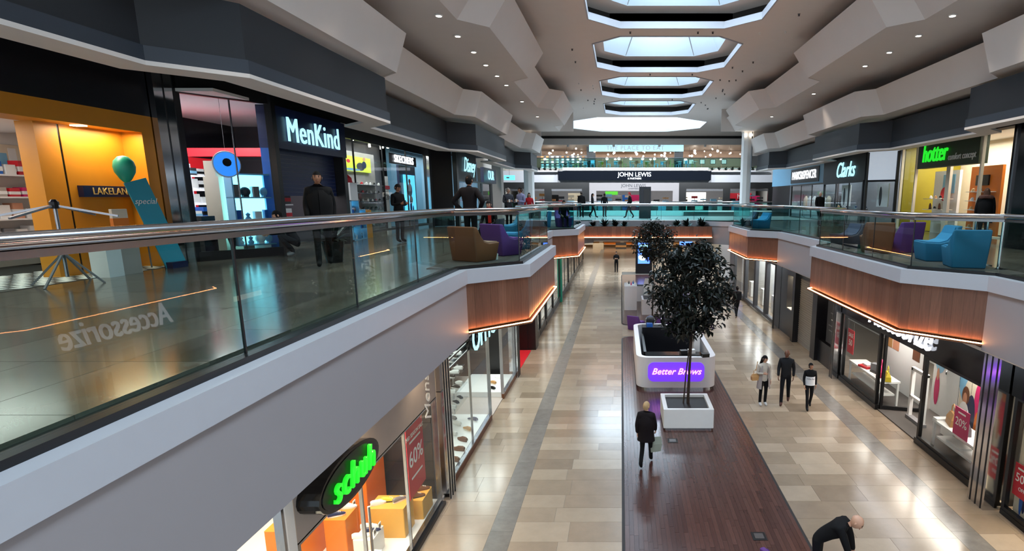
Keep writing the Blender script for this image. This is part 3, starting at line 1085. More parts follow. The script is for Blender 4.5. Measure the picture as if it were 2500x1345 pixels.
for k, (x, y, kd, rz) in enumerate([(-4.14, 13.2, 'brown', 2.7), (-4.18, 13.8, 'brown', 2.8), (-4.24, 14.4, 'brown', 2.5), (-4.29, 15.1, 'tan', 2.4), (-4.32, 15.8, 'navy', 2.6), (-4.55, 14.1, 'grey', 2.5), (-4.62, 14.8, 'white', 2.5), (-4.7, 15.5, 'white', 2.5), (-4.95, 15.9, 'grey', 2.5), (-4.4, 18.6, 'black', 2.5), (-4.5, 19.2, 'tan', 2.5), (-4.4, 19.8, 'white', 2.5)]):
    shoe(kd, (x, y, .2), rz, '%s shoe on a white window platform, %s along from the mirror polished column' % (kd, ('1st', '2nd', '3rd', '4th', '5th', '6th', '7th', '8th', '9th', '10th', '11th', '12th')[k]), g_, 1.35)
sh = thing('shelf_rack', 'glass shelf rack of pale shoes behind the second left window', 'shelving', (-4.75, 15.3, .2))
for k in range(5):
    MB().box(-5.0, -4.55, 14.3, 16.3, .75 + k * .45, .77 + k * .45).build('shelf', 'pane_clear', sh)
for y in (14.3, 15.3, 16.3):
    MB().box(-5.0, -4.97, y - .015, y + .015, .2, 3.0).build('upright', 'steel', sh)
for k in range(5):
    for j in range(5):
        shoe(R.choice(('white', 'white', 'grey', 'black')), (-4.75, 14.5 + j * .4, .77 + k * .45), R.uniform(2.2, 2.9), 'pale shoe on the %s shelf of the glass rack' % ORD[k], 'shoes on the %s glass shelf' % ORD[k], 1.15)
dkp = tag(MB().box(-6.2, -6.1, 17.6, 20.3, .1, 3.6).build('display_wall', 'black'), 'black display wall studded with shoes beyond the second entrance', 'display wall')
for k in range(5):
    MB().box(-6.1, -5.72, 17.65, 20.25, .585 + k * .5, .6 + k * .5).build('shelf', 'grey_dark', dkp)
    for j in range(6):
        shoe(R.choice(('white', 'grey', 'black')), (-5.93, 17.85 + j * .42, .6 + k * .5), 1.7, 'small shoe standing on the black display wall', 'shoes on the black display wall', 1.)
lamp('shop_light', 'AREA', (-5.0, 14.3, 3.7), 170, (.93, 1, .95), 1.6, 4)
lamp('shop_light', 'AREA', (-5.0, 19, 3.7), 160, (.93, 1, .95), 1.6, 3)
party(-8.5, -4.1, 20.7, 'black')
chrome_column(-3.98, 20.72, .32, .5, 'narrow polished column before the red entrance')
# shop with red entrance floor
shopfloor(-8.5, XL, 20.95, 24.4, 'red', .02)
tag(MB().box(-6.6, -6.2, 21.2, 24.2, .02, 2.6).build('display_wall', 'orange_ply'), 'warm lit timber display wall behind the red entrance', 'display wall')
for k in range(4):
    carton((-6.0, 21.6 + k * .7, .02), .3, .4, 1.3 + .2 * (k % 2), ('white', 'tan', 'blue_dark', 'red')[k], ('white', 'tan', 'navy', 'red')[k] + ' stack of goods beyond the red entrance floor', 'goods beyond the red entrance')
lamp('shop_light', 'AREA', (-5.6, 22.7, 3.7), 120, (1, .75, .55), 1.5, 2.6)
party(-8.5, -4.1, 24.5, 'black')
tag(MB().box(-4.25, -3.75, 24.5, 25.35, 0, 3.8).build('pillar', 'black'), 'square black pillar at the far side of the red entrance', 'pillar')
for k, (a, c, lb) in enumerate([(25.4, 27.2, 'first'), (27.3, 29.4, 'second'), (29.6, 32.5, 'third'), (32.6, 36.4, 'fourth')]):
    shop_window(XL, a, c, .3, 3.5, 'black framed display window, %s after the black pillar' % lb, 1, 'black', .1)
    tag(MB().box(XL - .2, XL + .02, a, c, 0, .3).build('stall_riser', 'black'), 'black stall riser under the %s display window after the black pillar' % lb, 'stall riser')
    tag(MB().box(XL - 1.3, XL - .25, a, c, 0, .3).build('display_platform', 'white'), 'white platform in the %s window after the black pillar' % lb, 'platform')
    tag(MB().box(XL - 1.42, XL - 1.32, a + .1, c - .1, 0, 3.3).build('display_screen', 'cream'), 'pale display back of the %s window after the black pillar' % lb, 'display panel')
    lamp('shop_light', 'AREA', (XL - .7, (a + c) / 2, 3.6), 60, (1, .93, .82), .9, c - a - .3)
    for j in range(3):
        mannequin_y = a + (c - a) * (j + .5) / 3
        carton((XL - .75, mannequin_y, .3), .3, .3, R.uniform(.4, 1.0), R.choice(('white', 'grey', 'tan', 'light_blue')), 'display block in the %s window after the black pillar' % lb, 'display blocks in the far left windows')
tag(MB().box(-4.1, -3.8, 36.5, 36.9, 0, 3.8).build('post', 'teal'), 'bright green post among the far left shopfronts', 'post')
for k in range(4):
    a = 37.0 + k * 5.6
    shop_window(XL, a, a + 5.4, .35, 3.5, 'far left display window, %s beyond the green post' % ('first', 'second', 'third', 'fourth')[k], 2, 'black', .1)
    tag(MB().box(XL - .2, XL + .02, a, a + 5.5, 0, .35).build('stall_riser', 'black'), 'black riser of the %s window beyond the green post' % ('first', 'second', 'third', 'fourth')[k], 'stall riser')
    tag(MB().box(XL - 1.6, XL - 1.5, a, a + 5.4, .0, 3.6).build('display_screen', 'white'), 'white display back in the %s window beyond the green post' % ('first', 'second', 'third', 'fourth')[k], 'display panel')
    lamp('shop_light', 'AREA', (XL - .8, a + 2.7, 3.6), 90, (.95, 1, 1), .9, 4.5)
# ------------------------------------------------------------------ lower right shops (front line x = 8.1)
XR = 8.1
struct(MB().box(12.6, 12.8, 1, 60, 0, 3.8).build('wall_shop_right', 'white'), 'rear wall of the lower right shops')
# near window with cut-out photograph and sale sign
shopfloor(XR, 12.6, 3, 11.2, 'cream', .05)
struct(MB().box(8.0, 8.3, 3, 11.2, 2.6, 3.8).build('trim_600', 'black_gloss'), 'black fascia at the right edge')
shop_window(XR, 6.5, 11.15, .1, 2.62, 'near right shop window with a sale sign, at the picture edge', 2, 'black', .09, 'pane_clear')
tag(MB().box(XR - .06, XR + .1, 6.5, 11.15, 0, .11).build('stall_riser', 'black'), 'black sill of the near right shop window', 'stall riser')
tag(MB().box(XR + 1.5, XR + 1.6, 8.0, 11.1, .05, .75).build('display_screen', 'grey_dark'), 'dark upstand inside the near right window', 'display panel')
def figure_print(x, y0, y1, z0, z1, name, label, cols, seed=1):
    """flat photographic panel: shapes printed on a board facing -x"""
    t = MB().box(x, x + .02, y0, y1, z0, z1).build(name, cols[0])
    tag(t, label, 'poster')
    rr = random.Random(seed)
    W, Hh = y1 - y0, z1 - z0
    for k, (m, cy, cz, ay, az) in enumerate(cols[1]):
        v, f = oval(x - .004 - k * .0015, y0 + W * (1 - cy), z0 + Hh * cz, W * ay, Hh * az, .001, 18)
        MB().raw(v, f).build('print', m, t)
    return t
jean = [('blue_dark', .5, .33, .16, .3), ('blue', .36, .2, .1, .2), ('red_print', .55, .75, .3, .2), ('skin_tone', .3, .66, .09, .16), ('orange_ply', .6, .93, .16, .07), ('skin_tone', .75, .6, .07, .1)]
figure_print(XR + .16, 10.5, 11.08, .1, 2.6, 'photo_cutout', 'tall photo cut-out of figure in jeans in the near right window', ('cream', jean))
poster(XR + .1, 10.55, 11.08, .5, 1.2, 'red_print', 'red fifty per cent off sign in the near right window', -1, [('50%', .05, .26, 'print_white'), ('OFF', -.17, .11, 'print_white'), ('-', .25, .35, 'print_white')])
lamp('shop_light', 'AREA', (9.6, 9.2, 3.7), 300, (1, .83, .6), 1.6, 3.4)
party(8.2, 12.6, 11.45, 'black')
chrome_column(7.95, 11.52, .42, .56, 'polished steel column at the near end of the jewellery shop')
# accessory shop
shopfloor(XR, 12.6, 11.8, 20.3, 'carpet_dark', .03)
t = thing('shop_sign', 'black fascia with white script lettering under the right timber bay', 'shop sign', (XR, 16, 2.47))
MB().box(XR - .12, XR + .2, 11.85, 20.3, 2.51, 3.79).build('fascia_panel', 'black_gloss', t)
letters('Accessorize', 1.0, emit('sign_script', '#f0f4ff', 5).name, (XR - .19, 16.05, 3.0), FACE_NX, t, ext=.05, shear=.3, bold=.012, sx=.76, name='letters')
shop_window(XR, 11.85, 14.7, .15, 2.5, 'near display window under the script sign', 1, 'black', .09, 'pane_clear')
shop_window(XR, 17.3, 20.2, .15, 2.5, 'far display window under the script sign', 1, 'black', .09, 'pane_clear')
tag(MB().box(XR - .08, XR + .12, 11.85, 14.75, 0, .16).build('stall_riser', 'black'), 'black sill of the near window under the script sign', 'stall riser')
tag(MB().box(XR - .08, XR + .12, 17.2, 20.3, 0, .16).build('stall_riser', 'black'), 'black sill of the far window under the script sign', 'stall riser')
d_ = thing('shop_door', 'open black framed glass door in the script-sign shop entrance', 'door', (XR + .1, 17.2, .03))
b = MB()
for (ax, ay, bx, by) in ((XR + .1, 17.2, XR + 1.2, 16.9),):
    for z in (.1, 2.42):
        b.bar((ax, ay, z), (bx, by, z), .08, .1)
    for x, y in ((ax, ay), (bx, by)):
        b.box(x - .04, x + .04, y - .04, y + .04, .04, 2.46)
b.build('frame', 'black', d_)
MB().bar((XR + .14, 17.19, 1.25), (XR + 1.16, 16.91, 1.25), .014, 2.2).build('pane', 'pane_clear', d_)
def gate(x, y, label):
    g = thing('security_gate', label, 'security gate', (x, y, .03))
    b = MB()
    for yy in (y - .38, y + .38):
        b.box(x - .05, x + .05, yy - .05, yy + .05, .03, 1.6)
    b.box(x - .05, x + .05, y - .43, y + .43, 1.53, 1.62).box(x - .05, x + .05, y - .38, y + .38, .7, .76)
    b.build('frame', 'white', g)
    MB().box(x - .09, x + .09, y - .45, y + .45, .03, .12).build('foot', 'grey', g)
gate(9.5, 15.6, 'white security gate behind the near display table')
gate(8.75, 16.1, 'white security gate beside the open black door')
def table(x, y, wx, wy, h, label, m='white'):
    t = thing('display_table', label, 'table', (x, y, .03))
    MB().box(x - wx / 2, x + wx / 2, y - wy / 2, y + wy / 2, h - .06, h).build('top', m, t)
    MB().box(x - wx / 2 + .1, x + wx / 2 - .1, y - wy / 2 + .1, y + wy / 2 - .1, .35, .4).build('shelf', m, t)
    for sx in (-1, 1):
        for sy in (-1, 1):
            px, py = x + sx * (wx / 2 - .05), y + sy * (wy / 2 - .05)
            MB().box(px - .03, px + .03, py - .03, py + .03, .03, h - .06).build('leg', m, t)
    return t
table(8.55, 13.2, .62, 2.3, .85, 'long white display table in the near window under the script sign')
table(8.55, 18.7, .62, 2.6, .85, 'long white display table in the far window under the script sign')
def handbag(x, y, z, m, label, s=1., rz=0.):
    t = thing('handbag', label, 'bag', (x, y, z), rz)
    MB().loft([[(-.14 * s, -.07 * s, 0), (.14 * s, -.07 * s, 0), (.14 * s, .07 * s, 0), (-.14 * s, .07 * s, 0)], [(-.15 * s, -.06 * s, .12 * s), (.15 * s, -.06 * s, .12 * s), (.15 * s, .06 * s, .12 * s), (-.15 * s, .06 * s, .12 * s)], [(-.11 * s, -.02 * s, .22 * s), (.11 * s, -.02 * s, .22 * s), (.11 * s, .02 * s, .22 * s), (-.11 * s, .02 * s, .22 * s)]]).build('body', m, t, local=True)
    MB().tube([(-.08 * s, 0, .21 * s), (-.07 * s, 0, .32 * s), (0, 0, .37 * s), (.07 * s, 0, .32 * s), (.08 * s, 0, .21 * s)], .01 * s, 6).build('handle', m, t, local=True)
    return t
handbag(8.5, 13.9, .85, 'tan', 'beige handbag with a slim handle on the near display table', 1.5, 1.3)
handbag(8.5, 13.35, .85, 'grey', 'grey handbag slumped on the near display table', 1.6, 1.2)
handbag(8.45, 12.6, .85, 'black', 'little black handbag at the near end of the display table', .9, 1.3)
handbag(8.6, 12.3, .85, 'tan', 'little tan handbag beside the pink sale sign', .8, 1.4)
carton((8.45, 14.25, .85), .4, .18, .05, 'white', 'flat white display tray on the near table', 'trays', name='tray', cat='tray')
carton((8.55, 13.6, .4), .3, .6, .06, 'white', 'white tray on the lower shelf of the near table', 'trays', name='tray', cat='tray')
handbag(8.5, 18.0, .85, 'pink_print', 'bright pink bag on the far display table', 1.5, 1.3)
handbag(8.5, 17.55, .85, 'yellow', 'yellow bag next to the pink one on the far display table', 1.3, 1.3)
carton((8.45, 19.0, .85), .35, .45, .07, 'red', 'red gift box stack on the far display table', 'gift boxes', .3)
carton((8.5, 19.0, .92), .25, .3, .06, 'white', 'white gift box on the red one', 'gift boxes', .1)
carton((8.6, 18.6, .85), .2, .3, .25, 'grey', 'grey purse standing on the far display table', 'purses', .5)
carton((8.45, 18.4, .85), .12, .3, .04, 'black', 'small black purse lying on the far display table', 'purses', .2)
models_ = [('light_blue', .35, .75, .4, .25), ('brown', .45, .9, .2, .09), ('skin_tone', .45, .83, .1, .07), ('cream', .55, .66, .32, .16), ('pink_print', .8, .6, .14, .2), ('blue_dark', .55, .4, .2, .24), ('brown', .3, .6, .16, .1), ('skin_tone', .28, .56, .09, .07), ('white', .28, .33, .26, .2), ('red', .3, .33, .05, .03), ('orange_ply', .85, .3, .1, .2)]
figure_print(9.0, 13.55, 14.55, .03, 2.5, 'photo_poster', 'large fashion photograph behind the near display table', ('cream', models_))
tag(MB().box(9.05, 9.09, 14.57, 15.3, .03, 2.5).build('display_screen', 'white'), 'white display board left of the fashion photograph', 'display panel')
poster(XR + .07, 12.7, 13.3, .9, 1.6, 'pink_print', 'magenta twenty per cent sign on the near window', -1, [('20%', .0, .28, 'print_white'), ('-', .24, .3, 'print_white')])
poster(XR + .06, 19.5, 20.05, 1.15, 2.0, 'red_print', 'red sale fifty sign at the far end of the script-sign window', -1, [('SALE', .22, .2, 'print_white'), ('50', -.05, .3, 'print_white')])
gridp = tag(MB().box(9.6, 9.64, 17.4, 20.1, .03, 2.5).build('photo_wall', 'white'), 'display wall with a grid of portraits in the far window', 'display wall')
for k, (y, z, m) in enumerate([(19.9, 2.1, 'light_blue'), (19.4, 2.1, 'skin_tone'), (19.9, 1.6, 'tan'), (19.4, 1.6, 'skin_tone'), (18.0, 2.1, 'skin_tone'), (18.0, 1.6, 'brown')]):
    MB().box(9.585, 9.6, y - .22, y + .22, z - .23, z + .23).build('photo', m, gridp)
figure_print(9.75, 16.5, 17.2, .03, 2.5, 'photo_poster', 'blue and white photo panel behind the open door', ('white', [('light_blue', .5, .72, .42, .2), ('print_white', .5, .72, .3, .03), ('pink_print', .4, .3, .2, .2), ('skin_tone', .4, .5, .1, .08)]))
tag(MB().box(10.4, 10.5, 14.6, 16.4, .03, 2.3).build('display_wall', 'shop_dark'), 'dark goods wall deep in the script-sign shop', 'display wall')
for k in range(24):
    carton((10.355, 14.75 + (k % 8) * .21, .4 + (k // 8) * .6), .08, .12, .3, R.choice(('red', 'pink_print', 'grey', 'tan', 'black')), 'small packet on the dark goods wall', 'packets on the dark goods wall')
lamp('shop_light', 'AREA', (8.7, 13.2, 2.44), 38, (1, .95, .88), .6, 2.2)
lamp('shop_light', 'AREA', (8.8, 18.7, 2.44), 42, (1, .95, .88), .6, 2.2)
lamp('shop_light', 'AREA', (10.6, 16, 3.7), 700, (1, .9, .8), 2, 6)
# dark shop with poster, shutter and small display window
chrome_column(7.98, 20.52, .35, .34, 'slim polished post between the script-sign shop and the dark wall')
dw = thing('dark_shopfront', 'black panelled shopfront with poster recess and small lit window', 'shopfront', (XR, 24.8, 0))
MB().box(XR, XR + .3, 20.75, 23.3, 2.95, 3.79).box(XR, XR + .3, 25.95, 28.65, 2.95, 3.79).box(XR, XR + .3, 20.75, 21.0, 0, 2.95).box(XR, XR + .3, 20.75, 23.3, 0, .9).box(XR, XR + .3, 25.95, 28.65, 0, 1.3).box(XR, XR + .3, 25.95, 26.3, 1.3, 2.95).box(XR, XR + .3, 27.6, 28.65, 1.3, 2.95).box(XR, XR + .3, 23.3, 25.95, 3.05, 3.79).build('panelling', 'shop_dark', dw)
MB().box(XR + .3, XR + .35, 21.0, 22.9, .9, 2.95).build('recess_back', 'grey_dark', dw)
MB().box(XR - .15, XR + .3, 22.85, 23.4, 0, 3.79).build('pilaster', 'shop_dark', dw)
MB().box(XR - .15, XR + .3, 25.9, 26.25, 0, 3.79).build('pilaster', 'shop_dark', dw)
MB().box(XR + .02, XR + .28, 21.0, 22.85, 2.75, 2.95).build('lit_head', 'panel_warm', dw)
poster(XR + .1, 21.1, 22.3, .95, 2.7, 'print_dark', 'dark poster with pale symbols in the black shopfront', -1, [('-', .35, .5, 'grey'), ('-', .1, .3, 'print_white'), ('-', -.15, .8, 'grey'), ('-', -.35, .7, 'grey')])
sh = thing('roller_shutter', 'closed grey metal roller shutter in the black shopfront', 'shutter', (XR + .12, 24.65, 0))
for k in range(30):
    z = .02 + k * .1
    MB().box(XR + .1, XR + .13, 23.4, 25.9, z, z + .055).bar((XR + .125, 23.4, z + .075), (XR + .125, 25.9, z + .075), .012, .045).build('slat', 'taupe' if 0 else 'steel_matt' if 'steel_matt' in M else mat('steel_matt', '#a8a49d', .45, .3), sh)
bx_ = thing('display_case', 'small glowing cream display case in the black shopfront', 'display case', (XR + .5, 26.95, 1.3))
MB().box(XR + .7, XR + .75, 26.3, 27.6, 1.3, 2.95).build('back', 'cream', bx_)
MB().box(XR + .02, XR + .7, 26.3, 27.6, 1.3, 1.34).build('shelf', 'white', bx_)
MB().box(XR + .3, XR + .6, 26.4, 27.5, 2.9, 2.94).build('light', 'panel_warm', bx_)
lamp('case_light', 'AREA', (XR + .4, 26.95, 2.88), 45, (1, .88, .62), .3, 1.1)
chrome_column(7.98, 28.85, .3, .3, 'slim polished post before the white lit far right shop')
for k, (a, c) in enumerate([(29.1, 31.4), (31.5, 34.0), (34.1, 36.8), (36.9, 40.5)]):
    o_ = ('first', 'second', 'third', 'fourth')[k]
    shop_window(XR, a, c, .1, 3.3, 'bright far right shop window, %s beyond the polished post' % o_, 1, 'grey_dark', .16, 'pane_clear', .2)
    tag(MB().box(XR + 1.5, XR + 1.6, a + .2, c - .2, 0, 3.2).build('display_screen', 'white'), 'white lit display in the %s far right window' % o_, 'display panel')
    carton((XR + .9, (a + c) / 2, .02), .4, .7, 1.0, 'white', 'white stand in the %s far right window' % o_, 'white window stands')
    lamp('shop_light', 'AREA', (XR + .8, (a + c) / 2, 3.5), 110, (.96, 1, 1), .9, c - a - .4)
struct(MB().box(XR, XR + .2, 28.7, 60, 3.3, 3.8).build('trim_601', 'grey_dark'), 'grey fascia over the far right shops')
t = thing('shop_sign', 'glowing white word on the lower right fascia behind the tree', 'shop sign', (XR - .05, 41, 3.3))
letters('TOPMAN', .5, 'sign_white', (XR - .06, 41, 3.55), FACE_NX, t, bold=.015, name='letters')
for k in range(4):
    a = 41 + k * 4.8
    tag(MB().box(XR + .6, XR + .7, a, a + 4.6, 0, 3.3).build('display_screen', ('grey', 'white', 'cream', 'white')[k]), 'display front of the %s shop beyond the glowing word' % ('first', 'second', 'third', 'fourth')[k], 'display panel')
    lamp('shop_light', 'AREA', (XR + .1, a + 2.3, 3.6), 70, (1, 1, 1), .5, 4)
# ------------------------------------------------------------------ upper left shops
struct(MB().box(-13.2, -13.0, 1, 61, ZU, 9.3).build('wall_upper_left', 'grey_dark'), 'rear wall of the upper left shops')
XU = -9.2
def opane(b, ax, ay, bx, by, z0, z1, t=.014):
    return b.bar((ax, ay, (z0 + z1) / 2), (bx, by, (z0 + z1) / 2), t, z1 - z0)
# kitchenware shop with orange surround
t = thing('orange_shopfront', 'orange shop surround under a black head panel on the left', 'shopfront', (XU, 8, ZU))
MB().box(XU - .6, XU, 1, 11.72, 8.12, 9.28).build('head_panel', 'shop_dark', t)
MB().box(XU - .6, XU, 1, 11.72, 7.8, 8.12).build('lintel', 'orange_wall', t)
MB().box(XU - .6, XU, 11.45, 11.72, ZU, 7.8).build('jamb', 'orange_wall', t)
MB().box(-9.72, -9.6, 10.2, 11.45, ZU, 7.8).build('side_wall', 'orange_wall', t)
MB().box(-9.9, -9.6, 9.76, 10.16, ZU, 7.8).build('inner_jamb', 'orange_wall', t)
MB().box(-9.66, -9.61, 10.16, 10.2, ZU, 7.8).build('seam', 'black', t)
MB().box(-9.5, -9.3, 10.3, 10.42, 7.785, 7.797).build('downlight', 'lamp_white', t)
sg_ = thing('neon_sign', 'blue-white glowing rounded sign at the left picture edge', 'sign', (XU + .02, 8.6, 8.5))
pts = [(XU + .06, 8.3 + .42 * math.cos(a), 8.75 + .22 * math.sin(a)) for a in [2 * math.pi * k / 24 for k in range(24)]]
MB().tube(pts, .022, 6, closed=True).build('tube', emit('sign_blue', '#7aa8ff', 6), sg_)
MB().raw(*oval(XU + .01, 8.3, 8.75, .5, .3, .03)).build('plate', 'blue_dark', sg_)
t = thing('wall_sign', 'dark bar sign with gold shop name on the orange wall', 'sign', (-9.58, 10.95, 6.6))
MB().box(-9.6, -9.5, 10.35, 11.42, 6.58, 6.78).build('bar', 'blue_dark', t)
letters('LAKELAND', .175, 'print_gold', (-9.485, 10.95, 6.68), FACE_PX, t, ext=.01, bold=.002, name='letters')
struct(MB().box(-12.4, -12.2, 1, 12.6, ZU, 8.0).build('wall_kitchen_shop', 'white'), 'white goods wall of the orange shop')
struct(MB().box(-12.4, -9.6, 1, 11.7, 7.82, 7.9).build('ceiling_kitchen_shop', 'white'))
cf = struct(MB().box(-12.2, -8.95, 6.4, 11.7, ZU - .02, ZU + .004).build('floor_check', 'grout_dark'), 'black and white chequered entrance floor')
cw, cbk = ubox('print_white'), ubox('black_gloss')
for i in range(10):
    for j in range(18):
        x, y = -10.7 + i * .18, 8.4 + j * .18
        if (i + j) % 2 == 0:
            inst('tile', cw, (x, y, ZU), 0, cf, (.178, .178, .008))
for k in range(4):
    z = 5.75 + k * .42
    sf = tag(MB().box(-12.2, -11.75, 6.5, 12.3, z - .03, z).build('wall_shelf', 'white'), 'white goods shelf in the orange shop, %s from the floor' % ('first', 'second', 'third', 'fourth')[k], 'shelf')
    for j in range(22):
        m = R.choice((('white', 'grey', 'cream', 'white'), ('light_blue', 'white', 'grey', 'skin_tone'), ('pink_print', 'red', 'cream', 'taupe'), ('blue', 'red', 'white', 'grey_dark'))[k])
        carton((-11.95, 6.7 + j * .25, z), .2, .19, R.uniform(.16, .3), m, 'small kitchenware pack on the %s white shelf of the orange shop' % ORD[k], 'kitchenware packs, %s shelf' % ORD[k], band='white')
pp = tag(MB().box(-12.19, -12.16, 10.9, 12.0, 7.15, 7.6).build('photo_print', 'cream'), 'coloured product photograph high on the white goods wall', 'poster')
for k, m in enumerate(('grey_dark', 'orange_ply', 'red', 'light_blue', 'white')):
    MB().box(-12.16, -12.155, 11.0 + k * .19, 11.15 + k * .19, 7.22, 7.22 + R.uniform(.15, .33)).build('print', m, pp)
lamp('shop_light', 'AREA', (-11, 8, 7.78), 120, (1, .96, .9), 1.6, 5)
lamp('shop_light', 'AREA', (-9.3, 10.7, 7.77), 26, (1, .85, .6), .3, 1.2)
# rotary airer, balloon, banner, cartons
t = thing('rotary_airer', 'folding metal rotary clothes airer before the orange shop', 'clothes airer', (-8.75, 9.0, ZU))
hub = (-8.75, 9.0, 6.45)
MB().tube([(-8.75, 9.0, ZU + .12), hub], .025, 8).build('pole', 'steel', t)
MB().lathe([(.06, 0), (.06, .1), (.03, .14)], (hub[0], hub[1], 6.4), 8).build('hub', 'black', t)
for k in range(4):
    a = .3 + k * math.pi / 2
    e = (hub[0] + .75 * math.cos(a), hub[1] + .95 * math.sin(a), 6.28)
    MB().bar(hub, e, .03, .03).build('arm', 'steel', t)
    f_ = (hub[0] + .45 * math.cos(a), hub[1] + .55 * math.sin(a), ZU)
    MB().bar((-8.75, 9.0, ZU + .5), f_, .025, .025).build('leg', 'grey', t)
t = thing('balloon', 'teal green balloon floating above a leaning banner', 'balloon', (-9.05, 10.75, 6.75))
MB().lathe([(.02, 0), (.035, .02), (.02, .04), (.09, .12), (.155, .24), (.17, .34), (.15, .44), (.08, .52), (0, .54)], (-9.05, 10.75, 6.78), 14).build('skin', 'teal', t, smooth=60)
MB().tube([(-9.05, 10.75, 6.78), (-9.04, 10.78, 6.55), (-9.0, 10.85, 6.3)], .004, 5).build('string', 'print_white', t)
t = thing('banner_stand', 'leaning turquoise banner with pale writing by the orange shop', 'banner', (-8.95, 11.0, ZU))
b = MB().bar((-8.75, 11.25, ZU + .05), (-8.98, 10.85, 6.88), .02, .42, up=(.2, .9, .25))
b.build('panel', mat('turquoise', '#2f9db4', .45), t)
MB().bar((-9.2, 11.2, ZU), (-8.98, 10.9, 6.6), .025, .025).build('prop', 'grey', t)
MB().box(-8.83, -8.67, 11.05, 11.45, ZU, ZU + .12).build('foot', 'blue_dark', t)
letters('special', .15, 'print_white', (-8.895, 10.92, 6.5), FACE_PX - .24, t, shear=.3, name='letters', ext=.004)
letters('my', .18, 'print_gold', (-8.81, 11.06, 5.95), FACE_PX - .24, t, shear=.3, name='letters', ext=.004)
carton((-8.95, 10.3, ZU), .3, .4, .75, 'taupe', 'tall grey bin beside the leaning banner', 'goods before the orange shop', name='bin', cat='bin')
carton((-8.95, 10.35, ZU + .75), .05, .32, .4, 'cream', 'cream placard standing on the grey bin', 'goods before the orange shop', name='placard', cat='placard', band='orange_ply')
carton((-8.9, 9.9, ZU), .3, .3, .5, 'white', 'white carton beside the grey bin', 'goods before the orange shop')
# mirror column
t = thing('mirror_column', 'mirror clad column between the orange shop and gadget shop', 'column', (XU, 12.0, ZU))
MB().box(XU - .1, XU + .12, 11.74, 12.24, ZU, 9.28).build('casing', 'chrome', t)
MB().box(XU + .12, XU + .13, 11.98, 12.0, ZU, 9.28).build('seam', 'black', t)
# gadget shop
AX, AY, BX, BY = -9.15, 12.32, -8.1, 13.85
t = thing('corner_window', 'slanting gadget shop window in a thick black frame', 'shop window', (-8.6, 13.1, ZU))
b = MB()
for x, y in ((AX, AY), (BX, BY)):
    b.bar((x, y, ZU), (x, y, 9.28), .16, .16)
b.bar((AX, AY, ZU + .1), (BX, BY, ZU + .1), .12, .2)
b.bar((AX, AY, 8.98), (BX, BY, 8.98), .12, .6)
b.build('frame', 'black', t)
mxp, myp = (AX * .45 + BX * .55), (AY * .45 + BY * .55)
opane(MB(), AX, AY, mxp, myp, ZU + .2, 8.68).build('pane', 'pane_shop', t)
opane(MB(), mxp, myp, BX, BY, ZU + .2, 8.68).build('pane', 'pane_shop', t)
MB().box(mxp - .012, mxp + .012, myp - .012, myp + .012, ZU + .2, 8.68).build('joint', 'steel', t)
struct(MB().box(-12.4, -9.3, 12.2, 12.3, ZU, 9.28).build('wall_gadget_side', 'white'))
struct(MB().box(-12.0, -11.8, 12.3, 18.3, ZU, 9.28).build('wall_gadget_back', 'shop_dark'), 'dark rear wall of the gadget shop')
struct(MB().box(-12.0, -8.3, 12.3, 18.2, 8.7, 8.76).build('ceiling_gadget', 'white'))
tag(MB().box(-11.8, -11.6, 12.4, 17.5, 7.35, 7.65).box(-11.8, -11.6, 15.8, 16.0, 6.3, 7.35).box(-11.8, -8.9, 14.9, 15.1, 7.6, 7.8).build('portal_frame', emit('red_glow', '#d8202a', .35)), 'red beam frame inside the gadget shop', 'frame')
tag(MB().box(-11.75, -9.6, 12.31, 12.7, 8.0, 8.35).build('bulkhead', 'black'), 'black bulkhead inside the gadget shop', 'bulkhead')
rd = thing('hanging_roundel', 'round blue and white hanging sign in the gadget shop window', 'sign', (-8.75, 13.1, 7.3))
b = MB()
b.lathe([(.0, -.03), (.26, -.03), (.26, .03), (0, .03)], (0, 0, 0), 24)
o = b.build('disc', emit('roundel_blue', '#2f7fe0', 1.2), rd, local=True)
o.rotation_euler = (math.pi / 2, 0, math.radians(55))
o2 = MB().lathe([(0, -.04), (.09, -.04), (.09, .04), (0, .04)], (0, .04, 0), 12).build('emblem', 'black', rd, local=True)
o2.rotation_euler = o.rotation_euler
o3 = MB().tube([(.27 * math.cos(2 * math.pi * k / 24), .27 * math.sin(2 * math.pi * k / 24), 0) for k in range(24)], .02, 6, closed=True).build('rim', 'white', rd, local=True)
o3.rotation_euler = o.rotation_euler
MB().tube([(0, 0, .27), (0, 0, 1.4)], .004, 5).build('cord', 'steel', rd, local=True)
